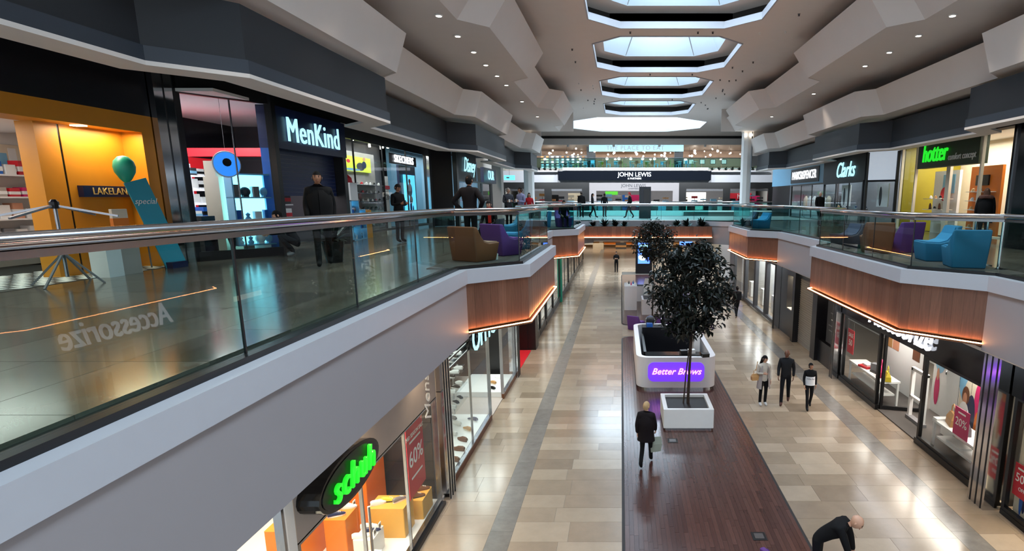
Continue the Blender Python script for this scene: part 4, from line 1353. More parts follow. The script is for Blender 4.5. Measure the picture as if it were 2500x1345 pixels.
def glow_case(x, y, wx, wy, z0, z1, label, rz=0., m='panel_cyan', goods=True):
    t = thing('glowing_case', label, 'display case', (x, y, z0), rz)
    MB().box(-wx / 2, -wx / 2 + .04, -wy / 2, wy / 2, 0, z1 - z0).build('back', m, t, local=True)
    b = MB()
    for zz in (0, (z1 - z0) * .33, (z1 - z0) * .66, z1 - z0 - .03):
        b.box(-wx / 2, wx / 2, -wy / 2, wy / 2, zz, zz + .03)
    for yy in (-wy / 2, wy / 2 - .03):
        b.box(-wx / 2, wx / 2, yy, yy + .03, 0, z1 - z0)
    b.build('carcass', 'light_blue', t, local=True)
    if goods:
        for zz in (.03, (z1 - z0) * .33 + .03, (z1 - z0) * .66 + .03):
            for q in range(4):
                yy = -wy / 2 + wy * (q + .5) / 4
                gm_ = R.choice(('grey_dark', 'blue', 'steel', 'light_blue', 'white'))
                qk = R.randrange(3)
                if qk == 0:
                    MB().lathe([(.05, 0), (.07, .05), (.03, .1), (.055, .15), (0, .19)], (wx * .15, yy, zz), 8).build('gadget', gm_, t, local=True)
                elif qk == 1:
                    MB().rbox(wx * .1, yy, .16, .15, zz, zz + R.uniform(.1, .28), .02).build('boxed_gadget', gm_, t, local=True)
                else:
                    MB().sphere((wx * .12, yy, zz + .12), .11, 10, 8).box(wx * .12 - .06, wx * .12 + .06, yy - .06, yy + .06, zz, zz + .04).build('helmet', gm_, t, local=True)
    return t
glow_case(-8.72, 13.72, .45, .85, ZU + .25, 7.12, 'cyan glowing display case in the gadget shop window', math.radians(-36))
tag(MB().box(-9.6, -9.25, 13.5, 14.1, ZU, 7.05).build('cupboard', 'cream'), 'beige cupboard behind the gadget shop window', 'cupboard')
tag(MB().box(-9.55, -9.3, 13.5, 14.1, 7.05, 7.4).build('toy_box', 'cream'), 'patterned white toy box above the beige cupboard', 'box')
t = thing('toy_car_box', 'black boxed toy car on the gadget shop window floor', 'toy', (-9.35, 13.0, ZU))
MB().box(-9.55, -9.2, 12.72, 13.15, ZU, ZU + .95).build('box', 'black_gloss', t)
t2 = thing('goblet_stand', 'black goblet shaped stand in front of the beige cupboard', 'stand', (-9.0, 13.35, ZU))
MB().lathe([(.12, 0), (.1, .04), (.04, .2), (.1, .45), (.13, .7), (.13, .8)], (-9.0, 13.35, ZU), 12).build('body', 'black', t2)
tag(MB().box(-11.36, -11.31, 12.5, 15.5, ZU, 7.45).build('goods_backdrop', emit('backdrop_lit', '#efeaf8', .5)), 'lit white backdrop of the gadget shelves', 'display wall')
for k in range(5):
    z = 5.7 + k * .36
    tag(MB().box(-11.3, -10.9, 12.5, 15.5, z - .03, z).build('wall_shelf', emit('shelf_lit', '#f2f0ff', .7)), 'lit white shelf in the gadget shop, %s from the floor' % ('first', 'second', 'third', 'fourth', 'fifth')[k], 'shelf')
    for j in range(11):
        carton((-11.05, 12.7 + j * .265, z), .22, .2, R.uniform(.14, .28), R.choice(('white', 'grey_dark', 'white', 'red', 'blue', 'cream')), 'boxed gadget on the %s lit shelf of the gadget shop' % ORD[k], 'boxed gadgets, %s shelf' % ORD[k], band=R.choice(('black', 'light_blue', 'white')))
carton((-10.2, 13.0, ZU + .0), .5, .6, 1.5, 'white', 'white counter in the gadget shop', 'counters', name='counter', cat='counter')
for k in range(3):
    carton((-8.32, 13.98, 5.5 + k * .42), .2, .15, .34, ('red', 'white', 'grey_dark')[k], ('red', 'white', 'dark')[k] + ' boxed toy hung at the gadget shop door jamb', 'toys at the door jamb')
lamp('shop_light', 'AREA', (-10.6, 13.8, 8.4), 130, (1, .97, 1), 1.2, 2.5)
lamp('shop_light', 'AREA', (-9.3, 13.6, 8.55), 30, (1, .97, 1), .5, .8)
t = thing('shop_sign', 'dark blue fascia box with large glowing MenKind lettering', 'shop sign', (-8.1, 15.6, 7.72))
MB().box(-8.5, -8.05, 13.97, 17.38, 7.72, 8.68).build('fascia_box', 'blue_dark', t)
MB().box(-8.5, -8.15, 13.97, 17.38, 8.68, 9.28).build('head_panel', 'black', t)
letters('MenKind', .82, 'sign_ice', (-8.0, 15.6, 8.16), FACE_PX, t, ext=.03, bold=.0, sx=.84, spacing=1.06, name='letters')
t = thing('shutter', 'half lowered dark blue shutter in the gadget shop doorway', 'shutter', (-8.35, 15.6, 6.6))
for k in range(11):
    MB().box(-8.4, -8.36, 13.98, 17.2, 6.62 + k * .1, 6.715 + k * .1).build('slat', 'blue_dark', t)
tag(MB().box(-8.55, -8.1, 17.22, 17.42, ZU, 7.72).build('jamb_pier', 'black'), 'black pier right of the gadget shop doorway', 'pier')
tag(MB().box(-8.45, -8.15, 13.9, 14.05, ZU, 7.72).build('jamb_pier', 'blue'), 'blue pier left of the gadget shop doorway', 'pier')
for k in range(3):
    z = 5.65 + k * .38
    tag(MB().box(-8.95, -8.6, 14.15, 15.3, z - .03, z).build('wall_shelf', 'white'), 'white toy shelf just inside gadget shop doorway, %s from the floor' % ('first', 'second', 'third')[k], 'shelf')
    for j in range(3):
        carton((-8.72, 14.35 + j * .36, z), .2, .33, .27, R.choice(('white', 'grey_dark', 'red')), 'boxed toy vehicle on the %s doorway shelf of the gadget shop' % ORD[k], 'boxed toys, %s doorway shelf' % ORD[k], band=R.choice(('red', 'black', 'tan')))
tag(MB().box(-8.98, -8.95, 14.1, 15.35, ZU, 6.7).build('toy_backdrop', 'white'), 'white back board of the doorway toy shelves', 'board')
lamp('shop_light', 'AREA', (-9.2, 15.5, 7.9), 40, (.9, .95, 1), 1, 2.5)
# sports shoe shop
struct(MB().box(-12.0, -8.9, 18.2, 18.3, ZU, 9.28).build('wall_sports_side', 'grey_dark'))
t = thing('shop_sign', 'black head with white Skechers letters over a glass front', 'shop sign', (XU, 23, 8.3))
MB().box(XU - .3, XU, 18.0, 27.8, 8.62, 9.28).build('head_panel', 'black', t)
MB().box(XU + .055, XU + .08, 23.3, 26.3, 7.93, 8.33).build('letter_band', 'shop_dark', t)
letters('SKECHERS', .42, 'sign_white', (XU + .11, 24.8, 8.13), FACE_PX, t, ext=.03, bold=.04, sx=1.0, spacing=1.15, name='letters')
shop_window(XU, 17.9, 27.7, ZU + .1, 8.62, 'wide glass front of the sports shoe shop', 4, 'black', .08)
tag(MB().bar((-8.15, 17.45, 7.0), (-9.15, 18.05, 7.0), .02, 3.3).build('glass_return', 'pane_shop'), 'glass return pane beside the gadget shop', 'glass pane')
struct(MB().box(-11.6, -11.4, 18.3, 28, ZU, 9.28).build('wall_sports_back', 'grey'), 'rear wall of the sports shoe shop')
struct(MB().box(-11.6, -9.3, 18.3, 28, 8.9, 8.96).build('ceiling_sports', 'shop_dark'))
sw = tag(MB().box(-10.75, -10.7, 21.3, 25.6, ZU, 8.4).build('display_wall', 'steel_matt'), 'silver grid wall of sports shoes', 'display wall')
for k in range(6):
    z = 5.45 + k * .33
    MB().box(-10.7, -10.3, 21.4, 25.5, z - .02, z).build('shelf', 'steel', sw)
    for j in range(10):
        shoe(R.choice(('white', 'white', 'grey', 'black', 'red')), (-10.48, 21.65 + j * .41, z), 2.1 + R.uniform(-.2, .2), 'sports shoe on the %s shelf of the silver grid wall' % ORD[k], 'sports shoes, %s shelf' % ORD[k], 1.2)
scn = tag(MB().box(-10.68, -10.6, 22.4, 25.0, 7.62, 8.2).build('video_screen', emit('screen_lime', '#b8c838', .9)), 'lime green advertising screen above the sports shoes', 'screen')
for k, (m, cy, cz, ay, az) in enumerate([('pink_print', .03, .55, .08, .4), ('red_print', .22, .65, .06, .12), ('grey_dark', .62, .35, .14, .28), ('blue_dark', .75, .5, .08, .25), ('light_blue', .35, .12, .25, .08), ('skin_tone', .76, .9, .05, .12)]):
    v, f = oval(-10.6 + .002 * (k + 1), 22.4 + 2.6 * cy, 7.62 + .58 * cz, 2.6 * ay, .58 * az, .001, 16)
    MB().raw(v, f).build('print', m, scn)
bw = tag(MB().box(-9.75, -9.65, 25.6, 27.6, ZU, 8.0).build('display_wall', 'blue_dark'), 'dark blue wall at far end of sports shoe shop', 'display wall')
lb = tag(MB().box(-9.64, -9.58, 26.0, 27.3, 5.7, 7.6).build('light_box', emit('lightbox_blue', '#58c4ee', 1.6)), 'glowing blue light box with leaping figure', 'light box')
for k, (m, cy, cz, ay, az) in enumerate([('skin_tone', .45, .85, .1, .06), ('light_blue', .45, .65, .22, .16), ('white', .5, .42, .16, .1), ('blue', .45, .25, .1, .16), ('blue', .65, .15, .07, .14)]):
    v, f = oval(-9.578 + .002 * k, 26.0 + 1.3 * cy, 5.7 + 1.9 * cz, 1.3 * ay, 1.9 * az, .001, 16)
    MB().raw(v, f).build('print', m, lb)
sp = tag(MB().box(-10.2, -10.15, 25.2, 25.6, ZU, 7.5).build('sale_board', 'print_white'), 'tall white sale board beside the blue wall', 'sign board')
MB().box(-10.15, -10.145, 25.22, 25.72, 6.95, 7.1).build('band', 'red_print', sp)
letters('20%', .3, 'print_dark', (-10.14, 25.47, 6.6), FACE_PX, sp, ext=.004)
glow_case(-8.8, 18.75, .5, .55, ZU, 6.5, 'pale cyan display tower at the near end of the sports shop', 0)
glow_case(-8.85, 19.4, .45, .5, ZU, 6.2, 'second shorter cyan display tower in the sports shop', 0)
tag(MB().box(-9.05, -8.55, 18.5, 19.0, 6.5, 7.05).build('model_house', 'white'), 'white toy house model on the taller cyan tower', 'toy')
tag(MB().lathe([(.22, 0), (.22, .02), (.2, .15), (.05, .3), (0, .32)], (-8.8, 18.75, 7.05), 8).build('toy_helmet', 'red'), 'red toy topping the white model house', 'toy')
carton((-8.9, 20.0, ZU), .4, .5, .95, 'orange_wall', 'yellow bench frame beside the cyan towers', 'benches', name='bench', cat='bench')
es_ = tag(MB().box(-10.9, -10.8, 20.3, 20.75, 8.0, 8.25).build('exit_sign', emit('exit_green', '#30d8a8', 1.5)), 'green exit sign inside the sports shoe shop', 'exit sign')
MB().tube([(-10.85, 20.5, 8.25), (-10.85, 20.5, 8.92)], .012, 5).build('rod', 'steel', es_)
for k in range(26):
    x, y = R.uniform(-11.2, -9.5), R.uniform(18.6, 27.6)
    tag(MB().lathe([(.05, -.1), (.05, 0)], (x, y, 8.9), 7).build('spotlight', 'lamp_white'), 'small ceiling spotlight in the sports shoe shop', 'spotlight', 'sports shop spotlights')
lamp('shop_light', 'AREA', (-10.0, 23, 8.8), 230, (.96, .98, 1), 1.2, 8)
# dark entrance, script-sign shop, pillar, exit sign
tag(MB().bar((-9.1, 28.12, 7.25), (-8.3, 28.85, 7.25), .1, 4.04).build('dark_portal', 'shop_dark'), 'dark recessed entrance beyond the sports shoe shop', 'doorway')
tag(MB().box(-8.25, -8.05, 28.9, 29.2, ZU, 9.28).build('pier', 'black'), 'slim black pier beside the script sign panel', 'pier')
chrome_column(-9.1, 27.85, .2, .3, 'slim polished post at the far end of the sports shoe shop', 9.2).location.z = 0
t = thing('shop_sign', 'grey panel with pale blue slanting script letters', 'shop sign', (-8.1, 31, 7.4))
MB().box(-8.3, -8.1, 29.4, 33.0, 7.5, 9.28).build('fascia_panel', 'grey_dark', t)
o = letters('Disney', 1.05, 'sign_ice', (-8.03, 31.3, 8.25), FACE_PX, t, shear=.4, bold=.01, sx=.8, name='letters')
shop_window(-8.15, 29.3, 36.5, ZU + .1, 7.5, 'glass front under the pale blue script sign', 3, 'black', .08)
struct(MB().box(-11.2, -11.0, 28.2, 45, ZU, 9.28).build('wall_script_shop', 'light_blue'), 'pale rear wall of the far left shops')
t = thing('shop_sign', 'dark box sign with OUR in ice blue, far left', 'shop sign', (-8.2, 37.2, 7.6))
MB().box(-8.4, -8.2, 35.2, 38.6, 7.5, 8.4).build('fascia_panel', 'blue_dark', t)
letters('OUR', .8, 'sign_ice', (-8.15, 36.9, 7.95), FACE_PX, t, bold=.01, name='letters')
lamp('shop_light', 'AREA', (-9.6, 33, 8.8), 220, (.9, .97, 1), 1.5, 8)
tag(MB().box(-8.6, -8.0, 39.2, 40.0, ZU, 9.28).build('pillar', 'taupe'), 'brown grey square pillar near the far left column', 'pillar')
t = thing('exit_sign', 'cyan hanging exit sign before the far left column', 'exit sign', (-7.3, 38.5, 7.7))
MB().box(-7.65, -6.95, 38.48, 38.54, 7.75, 8.05).build('panel', emit('exit_cyan', '#58d8f0', 2.), t)
MB().box(-7.5, -7.3, 38.465, 38.479, 7.85, 7.95).build('arrow', 'print_white', t)
MB().tube([(-7.3, 38.51, 8.05), (-7.3, 38.51, 9.3)], .01, 5).build('rod', 'steel', t)
# ------------------------------------------------------------------ upper right shops
struct(MB().box(15.8, 16.0, 1, 61, ZU, 9.3).build('wall_upper_right', 'grey_dark'), 'rear wall of the upper right shops')
XV = 11.6
# green comfort shoe shop
t = thing('shop_sign', 'dark green fascia with bright green hotter lettering', 'shop sign', (XV, 21, 7.66))
MB().box(XV - .05, XV + .25, 19.1, 23.0, 7.68, 8.66).build('fascia_panel', 'green_dark', t)
MB().box(XV, XV + .25, 17.0, 24.4, 8.66, 9.28).build('head_panel', 'plaster_dark', t)
letters('hotter', .92, 'sign_green', (XV - .09, 21.75, 8.18), FACE_NX, t, ext=.05, shear=.12, bold=.0, sx=.7, name='letters')
letters('comfort concept', .32, 'print_white', (XV - .07, 20.05, 7.98), FACE_NX, t, shear=.1, sx=.75, name='small_letters')
struct(MB().box(14.0, 14.2, 17, 24.5, ZU, 9.28).build('wall_comfort_back', 'cream'), 'cream rear wall of the green comfort shoe shop')
struct(MB().box(11.9, 14.2, 17, 24.5, 8.7, 8.76).build('ceiling_comfort', 'white'))
struct(MB().box(XV + .1, 14, 24.3, 24.4, ZU, 8.7).build('wall_comfort_side', 'olive'), 'olive yellow side wall')
shop_window(XV, 23.1, 24.35, ZU + .1, 8.66, 'tall window showing an olive yellow wall', 1, 'cream', .07)
shop_window(XV, 17.2, 19.0, ZU + .1, 8.66, 'bright window right of the green fascia', 1, 'cream', .07, 'pane_clear')
pz = tag(MB().box(XV + .9, XV + 1.0, 21.7, 23.4, ZU, 7.6).build('display_panel_board', 'white'), 'white display board with a blue shoe photograph', 'display board')
MB().box(XV + .88, XV + .9, 21.95, 22.75, 6.75, 7.45).build('photo', 'light_blue', pz)
tag(MB().raw(*oval(XV + .72, 22.3, 6.72, .26, .26, .02)).build('sale_roundel', 'red_print'), 'round red sale sign before the blue shoe photograph', 'sign')
ow = tag(MB().box(XV + .9, XV + 1.0, 19.3, 21.0, ZU, 7.65).build('display_wall', 'orange_ply'), 'glowing orange shoe display wall under the green fascia', 'display wall')
MB().box(XV + .84, XV + .9, 19.9, 20.6, 7.0, 7.35).build('bag_hook_panel', 'black', ow)
for k in range(5):
    z = 5.55 + k * .31
    MB().box(XV + .65, XV + .9, 19.5, 20.8, z - .02, z).build('shelf', 'white', ow)
    for j in range(3):
        shoe(R.choice(('white', 'grey', 'tan')), (XV + .75, 19.75 + j * .4, z), 1.2, 'shoe on the %s shelf of the orange display wall' % ORD[k], 'orange wall shoes, %s shelf' % ORD[k], 1.2)
for k in range(3):
    z = 5.75 + k * .4
    tag(MB().box(XV + .3, XV + .7, 21.6, 23.0, z - .02, z).build('wall_shelf', 'cream'), 'pale shoe shelf below blue photograph, %s from the floor' % ('first', 'second', 'third')[k], 'shelf')
    for j in range(4):
        shoe(R.choice(('white', 'black', 'boot', 'tan')), (XV + .5, 21.8 + j * .33, z), 1.0, 'shoe on the %s pale shelf below the blue photograph' % ORD[k], 'shoes below the blue photograph, %s shelf' % ORD[k], 1.2)
tag(MB().box(XV + .25, XV + .35, 21.2, 21.45, ZU, 8.6).build('pier', 'cream'), 'cream pier dividing the green comfort shoe shop', 'pier')
lamp('shop_light', 'AREA', (12.9, 20.8, 8.6), 260, (1, .93, .82), 1.4, 6)
# corner shop with Clarks lettering
t = thing('shop_sign', 'dark blue-grey fascia with white Clarks script', 'shop sign', (10.6, 28, 7.4))
MB().box(10.6, 10.8, 25.6, 30.8, 7.35, 9.28).build('fascia_panel', 'navy', t)
MB().bar((10.68, 25.6, 8.9), (11.6, 24.55, 8.9), .15, .76).build('corner_head', 'navy', t)
letters('Clarks', 1.0, 'sign_ice', (10.55, 27.75, 7.86), FACE_NX, t, ext=.04, shear=.35, bold=.0, sx=.82, spacing=1.06, name='letters')
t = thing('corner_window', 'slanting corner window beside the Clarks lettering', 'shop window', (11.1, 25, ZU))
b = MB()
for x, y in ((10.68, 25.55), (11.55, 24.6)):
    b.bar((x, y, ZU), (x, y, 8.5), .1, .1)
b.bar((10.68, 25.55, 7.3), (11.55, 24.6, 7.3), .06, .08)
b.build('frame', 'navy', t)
opane(MB(), 10.68, 25.55, 11.55, 24.6, 7.34, 8.52).build('pane', emit('frosted_glow', '#cfdbea', .45), t)  # upper pane glows by its own emission, standing in for a lit ceiling behind
opane(MB(), 10.68, 25.55, 11.55, 24.6, ZU + .1, 7.26).build('pane', 'pane_shop', t)
shop_window(10.65, 25.7, 30.7, ZU + .1, 7.35, 'glass front under the Clarks lettering', 3, 'navy', .08)
for k, (y, x) in enumerate(((28.6, 11.0), (25.6, 11.45))):
    bd = tag(MB().box(x, x + .04, y - .55, y + .55, 6.2, 7.2).build('photo_board', 'print_white'), 'white photograph board in the Clarks window, %s one' % ('farther', 'nearer')[k], 'poster')
    MB().raw(*oval(x - .005, y + .2, 6.65, .14, .42, .003)).build('print', 'grey_dark', bd)
for k in range(8):
    shoe(R.choice(('black', 'navy', 'white', 'tan')), (11.0 + .12 * (k % 2), 25.9 + k * .55, 5.85 + .25 * (k % 2)), 1.1, 'dark shoe on a stand in the Clarks window', 'shoes in the Clarks window', 1.3)
for k in range(8):
    yy = 25.9 + k * .55
    tag(MB().box(10.95 + .12 * (k % 2), 11.05 + .12 * (k % 2), yy - .12, yy + .12, ZU, 5.85 + .25 * (k % 2)).build('shoe_stand', 'grey'), 'slim grey shoe stand in the Clarks window', 'stand', 'stands in the Clarks window')
struct(MB().box(13.0, 13.2, 24.5, 45, ZU, 9.28).build('wall_corner_shop_back', 'grey'), 'rear wall of the far right shops')
lamp('shop_light', 'AREA', (11.7, 27.8, 8.6), 150, (.9, .95, 1), 1, 5)
# department store sign and clothes
t = thing('shop_sign', 'grey fascia with crowded white block capitals, far right', 'shop sign', (XV, 37, 7.5))
MB().box(XV, XV + .2, 31.2, 45, 7.45, 9.28).build('fascia_panel', 'light_blue', t)
MB().box(XV - .04, XV, 34.4, 40.0, 7.55, 8.45).build('sign_board', 'grey_dark', t)
letters('MARKS&SPENCER', .72, 'sign_white', (XV - .07, 37.2, 8.0), FACE_NX, t, bold=.02, sx=.86, name='letters')
shop_window(XV, 31.3, 39.8, ZU + .1, 7.45, 'glass front below the crowded white capitals', 4, 'black', .08)
for k in range(9):
    y = 32 + k * .85
    g = thing('garment', 'garment on a rail behind the far right glass front', 'clothing', (12.3, y, 5.75), 0, 'clothes behind the far right glass')
    MB().loft([[(12.2, y - .22, 5.75), (12.4, y - .22, 5.75), (12.4, y + .22, 5.75), (12.2, y + .22, 5.75)], [(12.2, y - .2, 6.5), (12.4, y - .2, 6.5), (12.4, y + .2, 6.5), (12.2, y + .2, 6.5)], [(12.27, y - .08, 6.72), (12.33, y - .08, 6.72), (12.33, y + .08, 6.72), (12.27, y + .08, 6.72)]]).build('body', R.choice(('white', 'grey_dark', 'cream', 'blue', 'black')), g)
    MB().tube([(12.3, y, 6.7), (12.3, y, 6.86)], .01, 5).build('hook', 'steel', g)
tag(MB().tube([(12.3, 31.6, 6.86), (12.3, 39.4, 6.86)], .02, 6).tube([(12.3, 31.6, ZU), (12.3, 31.6, 6.86)], .02, 6).tube([(12.3, 39.4, ZU), (12.3, 39.4, 6.86)], .02, 6).build('clothes_rail', 'steel'), 'steel clothes rail behind the far right glass', 'clothes rail')
lamp('shop_light', 'AREA', (12.3, 36, 8.6), 180, (.95, .98, 1), .8, 8)
# dark shop at the right edge
t = thing('dark_shopfront', 'black glazed shopfront at the right picture edge of the gallery', 'shopfront', (10.9, 15.5, ZU))
MB().bar((11.6, 16.95, 7.25), (10.62, 16.0, 7.25), .12, 4.05).build('slant_panel', 'black_gloss', t)
MB().box(10.6, 10.72, 6, 15.95, ZU, 9.28).build('front_panel', 'black_gloss', t)
for y in (8.5, 11, 13.5, 15.9):
    MB().box(10.56, 10.6, y - .03, y + .03, ZU, 9.28).build('mullion', 'steel', t)
# ------------------------------------------------------------------ far court: department store front at y = 66
YJ = 66.0
def jx(u):
    return (u - 1516) * .04714
def jz(v):
    return 6.55 + (485 - v) * .04714
t = thing('store_facade', 'white department store facade closing the far court', 'facade', (1.5, YJ, ZU))
MB().box(-13.9, 17.9, YJ, YJ + .3, 8.35, 9.62).build('white_band', 'ledge_white', t)
MB().box(jx(1378), jx(1722), YJ - .5, YJ, 9.62, 9.95).build('terrace_edge', 'ledge_white', t)
MB().box(jx(1440), jx(1457), YJ, YJ + .3, ZU, 8.35).box(jx(1640), jx(1655), YJ, YJ + .3, ZU, 8.35).box(jx(1457), jx(1640), YJ, YJ + .3, 7.42, 8.35).build('centre_bay', 'fascia_white', t)
for a, c, d in ((1222, 1333, 1440), (1655, 1760, 1885)):
    b = MB().box(jx(a), jx(d), YJ - .1, YJ + .3, 7.65, 8.35)
    for x in (jx(a), jx(c), jx(d) - .8):
        b.box(x, x + .8, YJ - .1, YJ + .3, ZU, 7.65)
    b.build('black_surround', 'black', t)
    for x0, x1 in ((jx(a) + .8, jx(c)), (jx(c) + .8, jx(d) - .8)):
        MB().box(x0, x1, YJ - .02, YJ + .02, 7.4, 7.62).build('steel_head', 'steel', t)
        MB().box(x0, x1, YJ + .0, YJ + .02, ZU + .05, 7.4).build('pane', 'pane_clear', t)
t = thing('shop_sign', 'long dark blue board with white JOHN LEWIS lettering', 'shop sign', (1.5, YJ - .6, 8.58))
MB().box(jx(1368), jx(1728), YJ - .7, YJ - .02, 8.56, 9.54).build('board', mat('board_navy', '#070d18', .8, spec=.1), t)
letters('JOHN LEWIS', .66, 'sign_white', (jx(1548), YJ - .75, 9.17), 0, t, bold=.015, name='letters')
letters('& PARTNERS', .27, 'sign_white', (jx(1548), YJ - .75, 8.74), 0, t, bold=.008, name='small_letters')
t = thing('entrance_lettering', 'small dark store name over the centre entrance', 'lettering', (jx(1546), YJ, 7.8))
letters('JOHN LEWIS', .5, 'print_dark', (jx(1546), YJ - .02, 7.98), 0, t, name='letters')
letters('& PARTNERS', .2, 'print_dark', (jx(1546), YJ - .02, 7.65), 0, t, name='small_letters')
struct(MB().box(-13, 17, 73.8, 74, ZU, 9.6).build('wall_store_back', 'grey'), 'lit rear wall of the department store')
struct(MB().box(-13, 17, YJ + .3, 80, 9.6, 9.95).build('floor_cafe', 'taupe'), 'cafe floor slab above the store')
for x, w_, z0, z1, m, lb in ((jx(1492), 1.5, 7.0, 7.4, emit('screen_green', '#4fb030', .8), 'green screen'), (jx(1550), 1.6, ZU, 7.0, 'pink_print', 'red and pink poster'), (jx(1528), .8, ZU, 7.0, 'blue', 'blue panel'), (jx(1405), 2.2, ZU, 7.2, 'cream', 'cream panel'), (jx(1345), 1.2, ZU, 7.0, 'black', 'black panel'), (jx(1700), 3, ZU, 7.3, emit('panel_bright', '#fff6e8', 1.2), 'bright white counter panel'), (jx(1817), 2.9, ZU, 7.2, 'red_print', 'red poster reading ten'), (jx(1858), 1.0, ZU, 6.9, 'pink_print', 'magenta panel'), (jx(1665), 1.0, ZU, 6.4, 'light_blue', 'light blue panel')):
    p = tag(MB().box(x - w_ / 2, x + w_ / 2, 70.0, 70.1, z0, z1).build('display_poster', m), lb + ' inside the department store ground', 'poster')
    if 'green' in lb:
        for dx in (-.5, .5):
            MB().tube([(x + dx, 70.05, 7.38), (x + dx, 70.05, 9.6)], .02, 5).build('rod', 'steel', p)
    if 'ten' in lb:
        letters('hi', .8, 'print_white', (x, 69.95, 6.8), 0, p)
        letters('ten', 1.0, 'print_white', (x, 69.95, 5.9), 0, p)
for k in range(16):
    x = -11 + k * 1.75
    carton((x, 67.4 + (k % 3) * .6, ZU), .9, .5, R.uniform(.6, 1.2), R.choice(('white', 'cream', 'red', 'grey', 'light_blue')), 'display counter inside the department store, far court', 'store counters', name='counter', cat='counter')
for k in range(26):
    x = -11.5 + k * 1.12
    h_ = R.uniform(1.1, 1.9)
    t = thing('goods_stand', 'stand of small goods inside the department store windows', 'stand', (x, 68.9 + (k % 2) * .5, ZU), 0, 'goods stands in the store')
    MB().box(-.03, .03, -.03, .03, 0, h_).box(-.25, .25, -.2, .2, 0, .04).build('post', 'steel', t, local=True)
    for q in range(3):
        MB().box(-.35, .35, -.2, .2, h_ * (.35 + .25 * q), h_ * (.35 + .25 * q) + R.uniform(.12, .3)).build('goods', R.choice(('grey_dark', 'white', 'tan', 'red', 'black', 'light_blue', 'cream')), t, local=True)
for k in range(6):
    lamp('store_light', 'AREA', (-11 + k * 5.2, 69.5, 9.4), 210, (1, .98, .94), 3, 3)
# cafe above
struct(MB().box(-13.9, 17.9, 75.8, 76, 9.95, 12.5).build('wall_cafe', mat('cafe_wall', '#a98c76', .7)), 'tan cafe wall')
for u in (1442, 1659):
    tag(MB().box(jx(u) - .5, jx(u) + .5, 69.0, 69.8, 9.95, 12.5).build('pillar', 'navy'), 'dark blue pillar in the cafe, %s one' % ('left' if u < 1500 else 'right'), 'pillar')
t = thing('hanging_sign', 'pale header with grey letters The Place To Eat', 'sign', (jx(1550), 66.6, 12))
MB().box(jx(1440), jx(1665), 66.6, 66.66, 11.75, 12.5).build('header', 'light_blue', t)
letters('THE PLACE TO EAT', .66, 'grey', (jx(1550), 66.55, 12.12), 0, t, spacing=1.15, name='letters')
t = thing('glass_balustrade', 'glass balustrade of the cafe terrace above the store sign', 'balustrade', (1.5, 65.7, 9.95))
for k in range(14):
    x = -13 + k * 2.2
    MB().box(x, x + 2.17, 65.68, 65.7, 9.95, 10.95).build('pane', 'pane_green', t)
MB().tube([(-13, 65.69, 10.98), (17.8, 65.69, 10.98)], .05, 8).build('handrail', 'chrome', t)
def cafe_chair(x, y, z, m, rz, lb):
    c = thing('cafe_chair', lb, 'chair', (x, y, z), rz, 'cafe chairs')
    MB().box(-.22, .22, -.22, .22, .42, .46).build('seat', m, c, local=True)
    MB().box(-.22, .22, .19, .23, .5, .85).build('backrest', m, c, local=True)
    for sx in (-.19, .19):
        for sy in (-.19, .19):
            MB().box(sx - .02, sx + .02, sy - .02, sy + .02, 0, .42).build('leg', m, c, local=True)
for k in range(18):
    x = jx(1372 + k * 19)
    cafe_chair(x, 66.7 + 1.5 * (k % 2), 9.95, ('light_blue', 'light_blue', 'olive')[k % 3], R.uniform(0, 6), ('pale blue', 'pale blue', 'green')[k % 3] + ' cafe chair behind the terrace glass')
    if k % 2:
        t = thing('cafe_table', 'small round cafe table behind the terrace glass', 'table', (x, 67.45, 9.95), 0, 'cafe tables')
        MB().lathe([(.35, .72), (.35, .75)], (0, 0, 0), 10).build('top', 'white', t, local=True)
        MB().lathe([(.2, 0), (.03, .03), (.03, .72)], (0, 0, 0), 8).build('leg', 'grey', t, local=True)
for k, u in enumerate((1692, 1707, 1737, 1766, 1796)):
    f_ = tag(MB().box(jx(u) - .35, jx(u) + .35, 75.72, 75.8, 10.9, 11.5).build('picture_frame', 'black'), 'framed picture on the tan cafe wall, number %s from the left' % ('one', 'two', 'three', 'four', 'five')[k], 'picture')
    MB().box(jx(u) - .28, jx(u) + .28, 75.7, 75.72, 10.96, 11.44).build('print', 'print_white', f_)
tag(MB().box(jx(1310), jx(1432), 72, 72.4, 9.95, 11.7).build('kitchen_wall', 'shop_dark'), 'dark kitchen wall with shelves at the left of the cafe', 'wall unit')
for k in range(5):
    for j in range(9):
        carton((jx(1314) + j * .62, 71.7, 10.2 + k * .3), .3, .3, .2, R.choice(('white', 'steel', 'tan', 'cream')), 'small item on the dark kitchen wall of the cafe', 'cafe kitchen items')
for k in range(5):
    tag(MB().box(jx(1310), jx(1432), 71.5, 71.98, 10.17 + k * .3, 10.2 + k * .3).build('wall_shelf', 'grey'), 'shelf %s of the dark cafe kitchen wall' % ('one', 'two', 'three', 'four', 'five')[k], 'shelf')
for k in range(44):
    x = R.uniform(-10, 15)
    y = R.uniform(67, 74)
    z = R.uniform(11.5, 12.2)
    t = tag(MB().sphere((x, y, z), R.choice((.07, .1, .14)), 8, 6).build('pendant_lamp', 'lamp_white'), 'glowing round pendant lamp in the cafe', 'lamp', 'cafe pendant lamps')
    MB().tube([(x, y, z), (x, y, 12.5)], .008, 4).build('cord', 'black', t)
